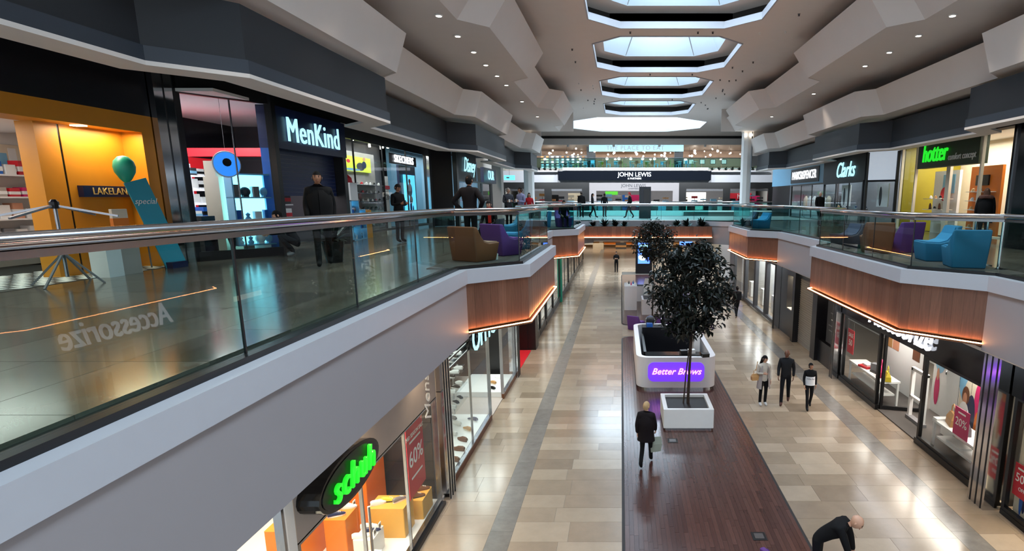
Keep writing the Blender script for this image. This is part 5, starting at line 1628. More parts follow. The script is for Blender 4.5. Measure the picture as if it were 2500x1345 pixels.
for k in range(6):
    x = jx(1481) + k * (jx(1630) - jx(1481)) / 5
    t = thing('table_lamp', 'bright globe lamp standing along the cafe counter', 'lamp', (x, 70, 9.95), 0, 'counter globe lamps')
    MB().lathe([(.1, 0), (.03, .05), (.03, 1.1)], (0, 0, 0), 8).build('stem', 'black', t, local=True)
    MB().sphere((0, 0, 1.25), .17, 10, 8).build('globe', 'lamp_white', t, local=True)
for k in range(4):
    lamp('cafe_light', 'AREA', (-9 + k * 7, 71, 12.3), 160, (1, .85, .68), 3, 4)
# ground level of the store under the far gallery
for k in range(8):
    x = -9 + k * 3
    carton((x, 76 + (k % 2), 0), 1.4, .8, R.uniform(.7, 1.1), R.choice(('cream', 'white', 'grey_dark')), 'far goods counter on the ground level of the store', 'ground store counters', name='counter', cat='counter', band=R.choice(('tan', 'cream', 'grey')))
for k in range(9):
    x = -10 + k * 2.9
    sh_ = thing('goods_rack', 'tall goods rack on the far ground level wall of the store', 'shelving', (x, 79.5, 0), 0, 'ground store racks')
    MB().box(x - 1.2, x + 1.2, 79.8, 79.9, 0, 2.6).build('back', 'tan', sh_)
    for q in range(5):
        MB().box(x - 1.2, x + 1.2, 79.3, 79.8, .3 + q * .5, .34 + q * .5).build('shelf', 'cream', sh_)
        MB().box(x - 1.0, x + R.uniform(-.2, 1.0), 79.35, 79.7, .34 + q * .5, .6 + q * .5).build('goods', R.choice(('grey_dark', 'orange_ply', 'white', 'tan')), sh_)
for k in range(5):
    lamp('store_light', 'AREA', (-8 + k * 4.5, 74, 3.7), 150, (1, .88, .72), 2.5, 5)
struct(MB().box(-14, 18, 61.6, 80, 3.8, 3.9).build('ceiling_store', 'plaster'), 'soffit over the ground level of the store')
for x in (-7.5, 10.5):
    tag(MB().box(x - .3, x + .3, 60.5, 61.2, 0, 3.95).build('pillar', 'grey'), 'grey pillar under the far gallery, %s' % ('left' if x < 0 else 'right'), 'pillar')
tag(MB().box(-6.4, -4.9, 63, 64, 0, 2.0).build('kiosk_cabinet', 'white'), 'white cabinet under the far gallery', 'cabinet')
# ------------------------------------------------------------------ lounge chairs
def bevelled(me, wd=.04, seg=2):
    bm = bmesh.new()
    bm.from_mesh(me)
    bmesh.ops.bevel(bm, geom=list(bm.edges), offset=wd, segments=seg, affect='EDGES', profile=.6)
    bm.to_mesh(me)
    bm.free()
    me.polygons.foreach_set('use_smooth', [True] * len(me.polygons))
    return me
def chair_meshes(m1, m2):
    """tub chair, front towards -y: body with flared sides, raised back; and a pad"""
    prof = [(-.30, 0), (-.36, .40), (-.05, .385), (.10, .43), (.20, .56), (.26, .74), (.36, .74), (.28, 0)]
    n = len(prof)
    v = []
    for sx in (-1, 1):
        for y, z in prof:
            v.append((sx * (.30 + .06 * min(z, .45) / .45 - max(0, z - .5) * .16), y, z))
    f = [list(range(n)), list(range(n, 2 * n))[::-1]] + [(i, n + i, n + (i + 1) % n, (i + 1) % n) for i in range(n)]
    body = bevelled(MB().raw(v, f).mesh('chair_body', m1), .028, 2)
    pad = [(-.33, .40), (-.05, .392), (.085, .437), (.185, .565), (.235, .71)]
    v = []
    for sx in (-1, 1):
        for y, z in pad:
            v.append((sx * (.31 - max(0, z - .5) * .16), y, z + .014))
        for y, z in pad[::-1]:
            v.append((sx * (.31 - max(0, z - .5) * .16), y + .01, z - .02))
    n = 10
    f = [list(range(n)), list(range(n, 2 * n))[::-1]] + [(i, n + i, n + (i + 1) % n, (i + 1) % n) for i in range(n)]
    return body, MB().raw(v, f).mesh('chair_pad', m2)
mat('felt_blue', '#1f6f96', .75)
mat('felt_blue2', '#2f86b4', .75)
mat('felt_purple', '#5a2f78', .7)
mat('felt_purple2', '#6f4494', .7)
mat('felt_brown', '#7a4728', .6)
mat('felt_brown2', '#9c7a68', .7)
mat('felt_dark', '#232a38', .7)
mat('felt_dark2', '#34405a', .7)
CH = {k: chair_meshes('felt_' + k, 'felt_' + k + '2') for k in ('blue', 'purple', 'brown', 'dark')}
def lounge(kind, x, y, rz, label, s=1., z=ZU + .012, wide=1.):
    t = thing('lounge_chair', label, 'chair', (x, y, z), rz, 'lounge chairs')
    inst('body', CH[kind][0], (0, 0, 0), 0, t, (s * wide, s, s), world=False)
    inst('seat_pad', CH[kind][1], (0, 0, 0), 0, t, (s * wide, s, s), world=False)
    return t
lounge('brown', -3.2, 12.45, 2.6, 'large brown lounge chair nearest the left bay corner', 1.0, wide=1.25)
lounge('purple', -2.85, 13.75, 2.5, 'purple lounge chair beside the brown one in the left bay', 1.0, wide=1.15)
lounge('blue', -2.75, 15.5, -1.5, 'teal blue lounge chair near the glass of the left bay', 1.05)
lounge('blue', -3.85, 20.4, -1.2, 'bright blue lounge chair farther back behind the left bay', 1.05, ZU)
lounge('dark', -3.95, 17.6, -1.6, 'dark lounge chair with a seated visitor in the left bay', 1.0, ZU)
lounge('purple', -2.75, 27.6, .3, 'purple lounge chair in the far left bay', 1.05)
lounge('blue', -3.65, 27.3, -1.3, 'blue lounge chair left of the purple one in the far left bay')
lounge('blue', -2.72, 29.2, 1.5, 'blue lounge chair right of the purple one in the far left bay')
lounge('blue', 6.85, 12.5, -1.7, 'blue lounge chair seen from the side in the right bay', 1.02)
lounge('blue', 6.75, 11.25, 2.9, 'blue lounge chair showing its back near the right bay corner', 1.0)
lounge('brown', 6.35, 14.3, 2.9, 'brown lounge chair with pale seat in the right bay', 1.02)
lounge('purple', 7.1, 14.5, -2.9, 'purple lounge chair behind the brown one in the right bay', 1.02)
lounge('dark', 6.15, 15.7, -1.5, 'low dark blue lounge seat at the far end of the right bay', .9, wide=1.3)
lounge('blue', 6.35, 26.3, -1.4, 'wide dark teal seat in the far right bay', .95, wide=1.4)
lounge('dark', 6.25, 28.2, -1.4, 'dark seat left of the teal one in the far right bay', .95)
lounge('purple', 2.8, 8.62, 2.0, 'purple chair at the lower picture edge beside the bending visitor', 1.0, .016)
lounge('purple', .75, 28.6, 2.6, 'purple chair behind the brow bar kiosk, left one', 1.0, 0.)
lounge('purple', 2.1, 28.3, 2.6, 'purple chair behind the brow bar kiosk, right one', 1.0, 0.)
def cup(x, y, z, label):
    t = thing('coffee_cup', label, 'cup', (x, y, z))
    MB().lathe([(.03, 0), (.042, .11)], (0, 0, 0), 10).build('cup', 'print_white', t, local=True)
    MB().lathe([(.045, .11), (.045, .125), (.03, .13)], (0, 0, 0), 10).build('lid', 'white', t, local=True)
cup(-2.75, 12.65, ZU + .012, 'white coffee cup on the bay floor beside the purple chair')
for k, (x, y) in enumerate(((7.35, 11.6), (7.6, 12.4), (7.2, 10.9))):
    t = thing('stanchion', 'steel barrier post in the right bay, %s from the corner' % ('second', 'third', 'first')[k], 'barrier post', (x, y, ZU))
    MB().lathe([(.16, 0), (.16, .015), (.03, .04), (.025, .06)], (0, 0, 0), 14).build('base', 'chrome', t, local=True)
    MB().lathe([(.025, .05), (.025, .95), (.035, .96), (.035, 1.0)], (0, 0, 0), 10).build('post', 'chrome', t, local=True)
# ------------------------------------------------------------------ brow bar kiosk
mat('kiosk_white', '#dcd9dc', .3, var=.02)
KX, KY, KW, KD = 1.92, 21.75, 2.76, 5.5
t = thing('brow_bar_kiosk', 'white rounded beauty kiosk with a purple neon sign', 'kiosk', (KX, KY, .016))
out_ = rrect(KX, KY, KW, KD, .42, 6)
inn = rrect(KX, KY, KW - .36, KD - .36, .26, 6)
def ringwall(b, o_, i_, z0, z1, m=0):
    n = len(o_)
    for k in range(n):
        l = (k + 1) % n
        b.face([(*o_[k], z0), (*o_[l], z0), (*o_[l], z1), (*o_[k], z1)], m)
        b.face([(*i_[l], z0), (*i_[k], z0), (*i_[k], z1), (*i_[l], z1)], m)
        b.face([(*o_[k], z1), (*o_[l], z1), (*i_[l], z1), (*i_[k], z1)], m)
    return b
ringwall(MB(), out_, inn, .12, 1.2).build('wall', 'kiosk_white', t, smooth=40)
MB().prism(rrect(KX, KY, KW - .16, KD - .16, .36, 6), .016, .12).build('plinth', 'chrome', t)
MB().rbox(KX, KY, KW - .38, KD - .38, .12, .16, .2).build('inner_floor', 'shop_dark', t)
pz_ = rrect(KX - .02, .69, 1.94, .68, .2, 6)
nz_ = len(pz_)
sp = MB().raw([(x, 18.975, z) for x, z in pz_] + [(x, 19.02, z) for x, z in pz_], [list(range(nz_)), list(range(nz_, 2 * nz_))[::-1]] + [(k, nz_ + k, nz_ + (k + 1) % nz_, (k + 1) % nz_) for k in range(nz_)]).build('sign_recess', emit('neon_purple', '#6a35e0', .95), t)
letters('Better Brows', .31, emit('neon_pink', '#ff9af0', 2.2).name, (KX - .02, 18.94, .71), 0, sp, ext=.03, shear=.35, bold=.004, name='neon_letters')
MB().box(.9, 2.95, 20.2, 20.7, .16, .95).build('inner_counter', 'black_gloss', t)
MB().box(.9, 2.95, 23.6, 24.2, .16, 1.22).build('rear_counter', 'shop_dark', t)
MB().box(.85, .95, 20.7, 23.6, .16, .95).build('side_counter', 'black', t)
MB().box(2.75, 2.98, 21.0, 22.2, .16, 1.6).build('tall_panel', 'white', t)
for k, x in enumerate((1.25, 1.9, 2.55)):
    rr = thing('vanity_mirror', 'round vanity mirror on the kiosk rear counter, %s from the left' % ('first', 'second', 'third')[k], 'mirror', (x, 23.8, 1.22))
    pts = [(.2 * math.cos(2 * math.pi * q / 20), 0, .26 + .2 * math.sin(2 * math.pi * q / 20)) for q in range(20)]
    MB().tube(pts, .018, 6, closed=True).build('rim', 'chrome', rr, local=True)
    MB().raw([(p[0], 0, p[2]) for p in pts], [list(range(20))]).build('glass', 'chrome', rr, local=True)
    MB().box(-.06, .06, -.05, .05, 0, .07).build('foot', 'black', rr, local=True)
for k, (x, y, z, m, lb) in enumerate(((2.3, 20.4, .95, 'black', 'black card terminal on the kiosk inner counter'), (2.6, 20.5, .95, 'white', 'white cosmetics tray on the kiosk inner counter'), (1.2, 23.75, 1.22, 'blue', 'small blue bottle box on the kiosk rear counter'), (2.9, 19.1, 1.2, 'black', 'small black stand on the kiosk rim'))):
    carton((x, y, z), .25, .2, .14 if k != 3 else .12, m, lb, 'kiosk clutter', .2)
tag(MB().lathe([(.2, 0), (.2, .03), (.03, .06), (.03, .4), (.18, .45), (.18, .52), (0, .53)], (2.2, 21.3, .16), 12).build('stool', 'white'), 'white stool inside the brow bar kiosk', 'stool')
# ------------------------------------------------------------------ manicure island
for k, (x0, x1, y0, y1, h, lb) in enumerate(((.2, .95, 33.6, 35.2, 1.45, 'tall white manicure cabinet with a row of holes'), (1.2, 2.9, 32.2, 33.6, .9, 'long white manicure counter beside the tall cabinet'), (.2, 1.6, 36.6, 37.4, 1.0, 'rear white manicure counter'))):
    o = thing('manicure_counter', lb, 'counter', ((x0 + x1) / 2, (y0 + y1) / 2, .016))
    MB().rbox((x0 + x1) / 2, (y0 + y1) / 2, x1 - x0, y1 - y0, .016, h, .04).build('body', 'kiosk_white', o)
    MB().rbox((x0 + x1) / 2, (y0 + y1) / 2, x1 - x0 - .2, y1 - y0 - .2, h, h + .02, .04).build('top_inset', 'grey_dark' if k else 'white', o)
for k in range(5):
    tag(MB().lathe([(.04, 0), (.04, .12), (.015, .15), (.015, .2), (0, .21)], (.35 + k * .13, 34.0 + (k % 2) * .5, 1.47), 7).build('bottle', ('white', 'grey_dark', 'pink_print', 'blue', 'white')[k]), ('white', 'dark', 'pink', 'blue', 'second white')[k] + ' small bottle on the tall manicure cabinet', 'bottle', 'manicure bottles')
t = thing('salon_chair', 'white high-backed salon chair on the manicure island', 'chair', (1.75, 36.2, .016))
MB().loft([[(a * .3, .25, 1.0 + 0), (a * .3, .33, 1.0)] [:1] + [(a * .3, .33, 1.0)] for a in (1,)] if False else [[(-.28, .2, .5), (.28, .2, .5), (.28, .3, .5), (-.28, .3, .5)], [(-.32, .28, 1.0), (.32, .28, 1.0), (.32, .38, 1.0), (-.32, .38, 1.0)], [(-.2, .34, 1.5), (.2, .34, 1.5), (.2, .42, 1.5), (-.2, .42, 1.5)]]).build('backrest', 'white', t, local=True)
MB().box(-.3, .3, -.3, .25, .45, .58).build('seat', 'white', t, local=True)
MB().lathe([(.28, 0), (.28, .04), (.06, .08), (.06, .45)], (0, 0, 0), 12).build('pedestal', 'chrome', t, local=True)
# digital totems
t = thing('digital_totem', 'dark advertising totem with a blue glowing screen on ground floor', 'totem', (2.02, 50.8, 0))
MB().box(1.3, 2.76, 50.7, 51.1, .0, 3.0).build('casing', 'shop_dark', t)
scn = MB().box(1.5, 2.56, 50.68, 50.7, .9, 2.75).build('screen', emit('screen_blue', '#4f7cff', 2.2), t)
for k, (m, cx_, cz, ax_, az) in enumerate([('sign_ice', .5, .85, .45, .08), ('sign_white', .4, .3, .35, .15), ('blue_dark', .6, .5, .2, .25), ('sign_ice', .3, .6, .2, .06)]):
    n_ = 14
    MB().raw([(1.5 + 1.06 * (cx_ + ax_ * math.cos(2 * math.pi * q / n_)), 50.675 - .002 * k, .9 + 1.85 * (cz + az * math.sin(2 * math.pi * q / n_))) for q in range(n_)], [list(range(n_))]).build('image', m, scn)
t = thing('digital_totem', 'tall grey information totem standing on the bridge', 'totem', (1.6, 40.0, ZU))
MB().box(1.25, 2.05, 39.9, 40.2, ZU, 7.35).build('casing', 'grey_dark', t)
MB().box(1.55, 1.98, 39.88, 39.9, 6.2, 7.2).build('screen', 'black_gloss', t)
t = thing('wall_screen', 'blue patterned screen below the bridge, far right', 'screen', (5.6, 50, 3.0))
MB().box(5.1, 6.2, 50, 50.1, 2.6, 3.7).build('screen', 'screen_blue', t)
MB().box(5.55, 5.75, 50.1, 50.2, 2.6, 3.8).build('hanger', 'black', t)
# ------------------------------------------------------------------ planter and trees
t = thing('tree_planter', 'square white planter box with a leaning rim on the deck', 'planter', (1.95, 16.2, .016))
o_, i_ = rrect(1.94, 16.22, 1.44, 1.4, .02, 1), rrect(1.94, 16.22, 1.2, 1.16, .02, 1)
ringwall(MB(), o_, i_, .08, .64).build('box', 'white', t)
MB().rbox(1.94, 16.22, 1.34, 1.3, .016, .08, .02, seg=1).build('plinth', 'steel', t)
MB().rbox(1.94, 16.22, 1.2, 1.16, .3, .56, .02, seg=1).build('soil', 'deck_back', t)
def leaf_mesh(l, w_):
    v = [(0, 0, 0), (w_ * .5, l * .35, .012), (w_ * .35, l * .7, .0), (0, l, -.03), (-w_ * .35, l * .7, 0), (-w_ * .5, l * .35, .012), (0, l * .4, -.012)]
    f = [(0, 1, 6), (1, 2, 6), (2, 3, 6), (3, 4, 6), (4, 5, 6), (5, 0, 6)]
    return v, f
def make_tree(x, y, z0, ztr, cz, rx, ry, rzr, nleaf, nparts, label, ls=1., stems=2, seed=3):
    rr = random.Random(seed)
    t = thing('indoor_tree', label, 'tree', (x, y, z0))
    for k in range(stems):
        dx = (-.09 if k else .0)
        MB().tube([(x + dx * 1.5, y, z0), (x + dx + .02, y + .01, z0 + (ztr - z0) * .5), (x + dx * .3 + .06, y, ztr), (x + .03, y, cz + rzr * .4)], [.045, .04, .035, .012] if not k else [.022, .02, .018, .01], 7).build('trunk', mat('bark', '#3c2c22', .8, var=.2), t)
    ends = []
    for k in range(26):
        a = rr.uniform(0, 6.28)
        e = rr.uniform(-.85, .95)
        rad = math.sqrt(max(.05, 1 - e * e)) * rr.uniform(.55, .95)
        p = (x + rx * rad * math.cos(a), y + ry * rad * math.sin(a), cz + rzr * e * .92)
        q = (x + .05, y, max(ztr - .1, min(cz + rzr * .4, p[2] - rr.uniform(.2, .8))))
        ends.append((q, p))
        if k < 16:
            MB().tube([q, ((q[0] + p[0]) / 2, (q[1] + p[1]) / 2, (q[2] + p[2]) / 2 + .08), p], [.016, .011, .005], 5).build('branch', 'bark', t)
    v0, f0 = leaf_mesh(.19 * ls, .085 * ls)
    me = MB().raw(v0, f0).mesh('leaf', 'leaf')
    b = MB()
    vals = []
    mats_ = []
    for k in range(nleaf):
        if rr.random() < .55:
            q, p = rr.choice(ends)
            f_ = rr.uniform(.55, 1.08)
            c = Vector([q[i] + (p[i] - q[i]) * f_ for i in range(3)]) + Vector((rr.gauss(0, .12), rr.gauss(0, .12), rr.gauss(0, .12)))
        else:
            while True:
                u = Vector((rr.uniform(-1, 1), rr.uniform(-1, 1), rr.uniform(-1, 1)))
                if .35 < u.length < 1:
                    break
            c = Vector((x + u.x * rx, y + u.y * ry, cz + u.z * rzr))
        mtx = Matrix.Translation(c) @ Matrix.Rotation(rr.uniform(0, 6.28), 4, 'Z') @ Matrix.Rotation(rr.uniform(-1.2, .5), 4, 'X') @ Matrix.Rotation(rr.uniform(-.7, .7), 4, 'Y') @ Matrix.Scale(rr.uniform(.7, 1.25), 4)
        mats_.append(mtx)
    mats_.sort(key=lambda m_: m_.translation.y)
    for k, m_ in enumerate(mats_):
        if k < nparts:
            o = bpy.data.objects.new('leaf', me)
            COL.objects.link(o)
            o.parent = t
            o.matrix_basis = Matrix.Translation(-Vector((x, y, z0))) @ m_
        else:
            b.raw([m_ @ Vector(q) for q in v0], f0)
            vals += [rr.random()] * len(f0)
    o = b.build('foliage', 'leaf', t, kind='stuff')
    at = o.data.attributes.new('rnd', 'FLOAT', 'FACE')
    at.data.foreach_set('value', vals)
    return t
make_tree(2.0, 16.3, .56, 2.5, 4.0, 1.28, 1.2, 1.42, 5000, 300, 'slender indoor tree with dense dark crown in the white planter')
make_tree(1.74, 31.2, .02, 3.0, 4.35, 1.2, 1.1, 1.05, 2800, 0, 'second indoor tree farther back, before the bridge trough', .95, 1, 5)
def shrub(x, y, z, r, n, label, group, ls=1.):
    rr = random.Random(int(x * 100 + y * 7))
    t = thing('trough_plant', label, 'plant', (x, y, z), 0, group)
    b = MB()
    for k in range(n):
        a = rr.uniform(0, 6.28)
        e = rr.uniform(.05, 1.4)
        L = r * rr.uniform(.35, 1.1)
        d = Vector((math.cos(a) * math.cos(e), math.sin(a) * math.cos(e), math.sin(e)))
        s_ = Vector((-math.sin(a), math.cos(a), 0)) * (.045 * ls)
        o = Vector((0, 0, 0))
        m_ = d * L * .6
        tp = d * L + Vector((0, 0, -.15 * L))
        b.raw([o - s_ * .3, o + s_ * .3, m_ + s_, tp, m_ - s_], [(0, 1, 2, 4), (4, 2, 3)])
    b.build('leaves', 'leaf', t, local=True)
    MB().lathe([(.03, -.02), (.02, .15)], (0, 0, 0), 5).build('stem', 'bark', t, local=True)
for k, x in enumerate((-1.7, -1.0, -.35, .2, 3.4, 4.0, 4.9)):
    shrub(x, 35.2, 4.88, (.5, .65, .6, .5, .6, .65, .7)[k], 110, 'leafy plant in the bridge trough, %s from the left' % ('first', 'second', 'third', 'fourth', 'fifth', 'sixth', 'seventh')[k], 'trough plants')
for k in range(5):
    shrub(jx(1312) + k * .6, 65.2, 9.62, .5, 24, 'trailing plant on the store ledge left of the dark blue board, %s' % ('first', 'second', 'third', 'fourth', 'fifth')[k], 'ledge plants left', 2)
for k in range(8):
    shrub(jx(1730) + k * .75, 65.2, 9.62, .5, 24, 'trailing plant on the store ledge right of the dark blue board, %s' % ('first', 'second', 'third', 'fourth', 'fifth', 'sixth', 'seventh', 'eighth')[k], 'ledge plants right', 2)
struct(MB().box(jx(1300), jx(1368), 64.9, 66, 9.45, 9.62).box(jx(1728), jx(1862), 64.9, 66, 9.45, 9.62).build('trim_700', 'ledge_white'), 'planted ledges beside the store sign')
shrub(-3.85, 24.4, ZU + .45, .6, 90, 'bushy plant in a low box behind the left glass', 'gallery plants')
tag(MB().box(-4.3, -3.4, 24.1, 24.7, ZU, ZU + .45).build('plant_box', 'grey_dark'), 'low dark plant box behind the left glass', 'planter')
shrub(-6.1, 12.2, ZU + .45, .6, 80, 'dark leafy potted plant before the gadget shop doorway', 'gallery plants')
tag(MB().lathe([(.16, 0), (.22, .42), (.22, .45), (.19, .45), (.18, .4)], (-6.1, 12.2, ZU), 12).build('plant_pot', 'black'), 'black plant pot before the gadget shop doorway', 'plant pot')
# ------------------------------------------------------------------ people
def cloth(c):
    k = 0.62 if max(lin(c)) < .05 else 1.
    return mat('cloth_' + c.strip('#'), tuple(q * k for q in lin(c)), .85, var=.12, scale=9, spec=.25)
SKIN = {'fair': mat('skin_fair', '#c99a80', .5), 'mid': mat('skin_mid', '#a8765a', .5), 'dark': mat('skin_dark', '#6e4530', .5)}
PEND = []
POSES = {
    'stand': dict(el=(.05, .03, -.28), wl=(.06, -.04, -.52), er=(.05, .03, -.28), wr=(.06, -.04, -.52)),
    'walk': dict(el=(.05, .08, -.27), wl=(.05, .02, -.51), er=(.05, -.04, -.28), wr=(.04, -.20, -.48), kl=(.09, .03, .50), al=(.09, .27, .15), tl=(.09, .15, .035), kr=(.09, -.17, .52), ar=(.09, -.26, .10), tr=(.09, -.42, .06)),
    'hold': dict(el=(.05, .0, -.28), wl=(-.07, -.25, -.24), er=(.05, .0, -.28), wr=(-.07, -.25, -.24)),
    'holdr': dict(el=(.05, .03, -.28), wl=(.06, -.04, -.52), er=(.05, .0, -.28), wr=(-.07, -.25, -.22)),
    'hips': dict(el=(.2, .08, -.24), wl=(.02, -.04, -.46), er=(.2, .08, -.24), wr=(.02, -.10, -.40)),
    'sit': dict(dz=-.47, el=(.06, -.06, -.27), wl=(.0, -.30, -.36), er=(.06, -.06, -.27), wr=(.0, -.30, -.36), kl=(.11, -.43, .50), al=(.11, -.40, .09), tl=(.12, -.55, .04), kr=(.11, -.43, .50), ar=(.11, -.40, .09), tr=(.12, -.55, .04)),
    'crouch': dict(dz=-.60, el=(.06, -.18, -.2), wl=(-.02, -.36, -.22), er=(.06, -.18, -.2), wr=(-.02, -.36, -.22), kl=(.15, -.40, .52), al=(.13, -.10, .09), tl=(.14, -.26, .04), kr=(.15, -.36, .50), ar=(.13, -.06, .10), tr=(.14, -.22, .04)),
    'bend': dict(el=(.06, -.10, -.27), wl=(.03, -.16, -.52), er=(.06, -.12, -.26), wr=(.03, -.20, -.50)),
}
def person(loc, rz, label, h=1.75, top='#1a1a1e', legs='#15151a', shoes='#101012', hair='#1a1410', skin='fair', pose='stand', lean=0., bulk=1., turn=0., nod=0., coat=None, longhair=False, cuffs=None):
    P_ = POSES[pose]
    s = h / 1.75
    root = thing('person', label, 'person', loc, rz)
    dz = P_.get('dz', 0.)
    pel = Vector((0, 0, .94 + dz))
    rl = Matrix.Rotation(math.radians(lean), 3, 'X')
    def up(x, y, z):
        return pel + rl @ Vector((x, y, z - .94))
    J = {}
    J['pel'] = pel
    J['waist'] = up(0, 0, 1.08)
    J['chest'] = up(0, .0, 1.26)
    J['uch'] = up(0, .01, 1.40)
    J['neck'] = up(0, .0, 1.49)
    J['nk2'] = up(0, -.015, 1.56)
    hc = up(0, -.025, 1.645)
    rad = {'pel': (.155, .115), 'waist': (.14, .105), 'chest': (.16, .12), 'uch': (.13, .10), 'neck': (.065, .06), 'nk2': (.052, .052)}
    bones = [('pel', 'waist', 1), ('waist', 'chest', 1), ('chest', 'uch', 1), ('uch', 'neck', 1), ('neck', 'nk2', 0)]
    for sd, q in ((1, 'l'), (-1, 'r')):
        sh = up(.175 * sd, .01, 1.415)
        J['s' + q] = sh
        for n_, k in (('e' + q, 'e' + q), ('w' + q, 'w' + q)):
            o = P_[k]
            J[n_] = sh + Vector((o[0] * sd, o[1], o[2]))
        J['hp' + q] = pel + Vector((.09 * sd, 0, -.04))
        for n_, k, dflt in (('k' + q, 'k' + q, (.09, -.01, .50)), ('a' + q, 'a' + q, (.09, .03, .085)), ('t' + q, 't' + q, (.10, -.13, .04))):
            o = P_.get(k, dflt)
            J[n_] = Vector((o[0] * sd, o[1], o[2]))
        rad.update({'s' + q: (.068, .068), 'e' + q: (.05, .05), 'w' + q: (.036, .036), 'hp' + q: (.09, .095), 'k' + q: (.062, .064), 'a' + q: (.052, .055), 't' + q: (.048, .036)})
        bones += [('uch', 's' + q, 1), ('s' + q, 'e' + q, 1), ('e' + q, 'w' + q, 1), ('pel', 'hp' + q, 2), ('hp' + q, 'k' + q, 2), ('k' + q, 'a' + q, 2), ('a' + q, 't' + q, 3)]
    names = list(J)
    idx = {n_: i for i, n_ in enumerate(names)}
    me = bpy.data.meshes.new('body_cage')
    me.from_pydata([J[n_] * s for n_ in names], [(idx[a], idx[b_]) for a, b_, z in bones], [])
    o = bpy.data.objects.new('body_cage', me)
    COL.objects.link(o)
    md = o.modifiers.new('skin', 'SKIN')
    md.use_smooth_shade = True
    sv = me.skin_vertices[0].data
    for n_ in names:
        rx, ry = rad[n_]
        k = bulk if n_ in ('pel', 'waist', 'chest', 'uch', 'sl', 'sr', 'el', 'er', 'wl', 'wr') else 1.
        sv[idx[n_]].radius = (rx * s * k, ry * s * k)
        sv[idx[n_]].use_root = n_ == 'pel'
    sb = o.modifiers.new('sub', 'SUBSURF')
    sb.levels = 1
    sb.render_levels = 1
    # head, hands
    ex = MB()
    HM = Matrix.Translation(hc * s) @ Matrix.Rotation(turn, 4, 'Z') @ Matrix.Rotation(math.radians(lean * .75 + nod), 4, 'X')
    hb = MB()
    seg, rings = 14, 10
    for i in range(rings + 1):
        t_ = math.pi * i / rings
        for k in range(seg):
            a = 2 * math.pi * k / seg
            x, y, z = math.sin(t_) * math.cos(a), math.sin(t_) * math.sin(a), -math.cos(t_)
            jw = 1 - .28 * max(0, -z) ** 1.2
            yy = y * .1 * (1 - .12 * max(0, -z)) + (.012 if y > 0 and z > 0 else 0)
            if abs(x) < .3 and y < -.6 and -.35 < z < .15:
                yy -= .014 * (1 - abs(z + .15) * 2)
            hb.v.append((x * .077 * jw, yy, z * .118))
    for i in range(rings):
        for k in range(seg):
            l = (k + 1) % seg
            hb.f.append([i * seg + k, i * seg + l, (i + 1) * seg + l, (i + 1) * seg + k])
            hb.m.append(0)
    for sx in (-1, 1):
        hb.sphere((sx * .079, .012, -.005), .028, 6, 5, 0, (.35, .7, 1))
        hb.sphere((sx * .032, -.088, .012), .011, 6, 4, 4)
        hb.bar((sx * .018, -.096, .032), (sx * .048, -.086, .034), .008, .008, 5)
    hb.raw([(-.012, -.094, -.012), (.012, -.094, -.012), (0, -.118, -.03), (0, -.096, .015), (0, -.094, -.034)], [(0, 2, 3), (2, 1, 3), (0, 4, 2), (4, 1, 2)], 0)
    hb.box(-.024, .024, -.098, -.084, -.062, -.052, 6)
    ex.raw([(HM @ (Vector(p) * s)) for p in hb.v], [], 0)
    base = len(ex.v) - len(hb.v)
    for f_, m_ in zip(hb.f, hb.m):
        ex.f.append([i + base for i in f_])
        ex.m.append(m_)
    for sd, q in ((1, 'l'), (-1, 'r')):
        w_, e_ = J['w' + q] * s, J['e' + q] * s
        d = (w_ - e_).normalized()
        u = Vector((sd, 0, 0)) - d * d.x * sd
        u = u.normalized() if u.length > .1 else Vector((0, 0, 1))
        f_ = u.cross(d).normalized()
        if f_.y > 0:
            f_ = -f_
        pc = w_ + d * .05 * s
        rings_ = []
        for t_, wd in ((-.03, .026), (.03, .034), (.085, .036), (.1, .03)):
            c = w_ + d * t_ * s
            rings_.append([c + (f_ * (wd * math.cos(a)) + u * (.015 * math.sin(a))) * s for a in [2 * math.pi * k / 6 for k in range(6)]])
        ex.loft(rings_, 0)
        for k, ln in enumerate((.062, .072, .068, .052)):
            r0 = w_ + (d * .09 + f_ * (-.027 + .018 * k)) * s
            cv = -u
            ex.tube([r0, r0 + (d * ln * .5 + cv * .012) * s, r0 + (d * ln * .85 + cv * .04) * s], [.0095 * s, .009 * s, .007 * s], 5)
        th = w_ + (d * .03 - f_ * .03) * s
        ex.tube([th, th + (d * .03 - f_ * .025 - u * .01) * s, th + (d * .062 - f_ * .022 - u * .02) * s], [.011 * s, .0105 * s, .008 * s], 5)
    mats_ = [SKIN[skin], cloth(top), cloth(legs), cloth(shoes), M['print_white'] if 0 else M['black'], cloth(hair or '#6b4a3a'), mat('lips', '#8d5348', .5)]
    PEND.append((o, root, ex, [(J[a] * s, J[b_] * s, z) for a, b_, z in bones], mats_))
    if hair:
        cp = MB()
        n1, n2 = 14, 8
        for i in range(n2 + 1):
            t_ = math.pi * i / n2
            for k in range(n1):
                a = 2 * math.pi * k / n1
                cp.v.append((math.sin(t_) * math.cos(a) * .083, math.sin(t_) * math.sin(a) * .108 + .005, -math.cos(t_) * .125))
        for i in range(n2):
            for k in range(n1):
                l = (k + 1) % n1
                ids = [i * n1 + k, i * n1 + l, (i + 1) * n1 + l, (i + 1) * n1 + k]
                cy = sum(cp.v[j][1] for j in ids) / 4
                cz = sum(cp.v[j][2] for j in ids) / 4
                if (cy < -.02 and cz < .065) or cz < -.055 - (.03 if cy > .05 else 0):
                    continue
                cp.f.append(ids)
                cp.m.append(0)
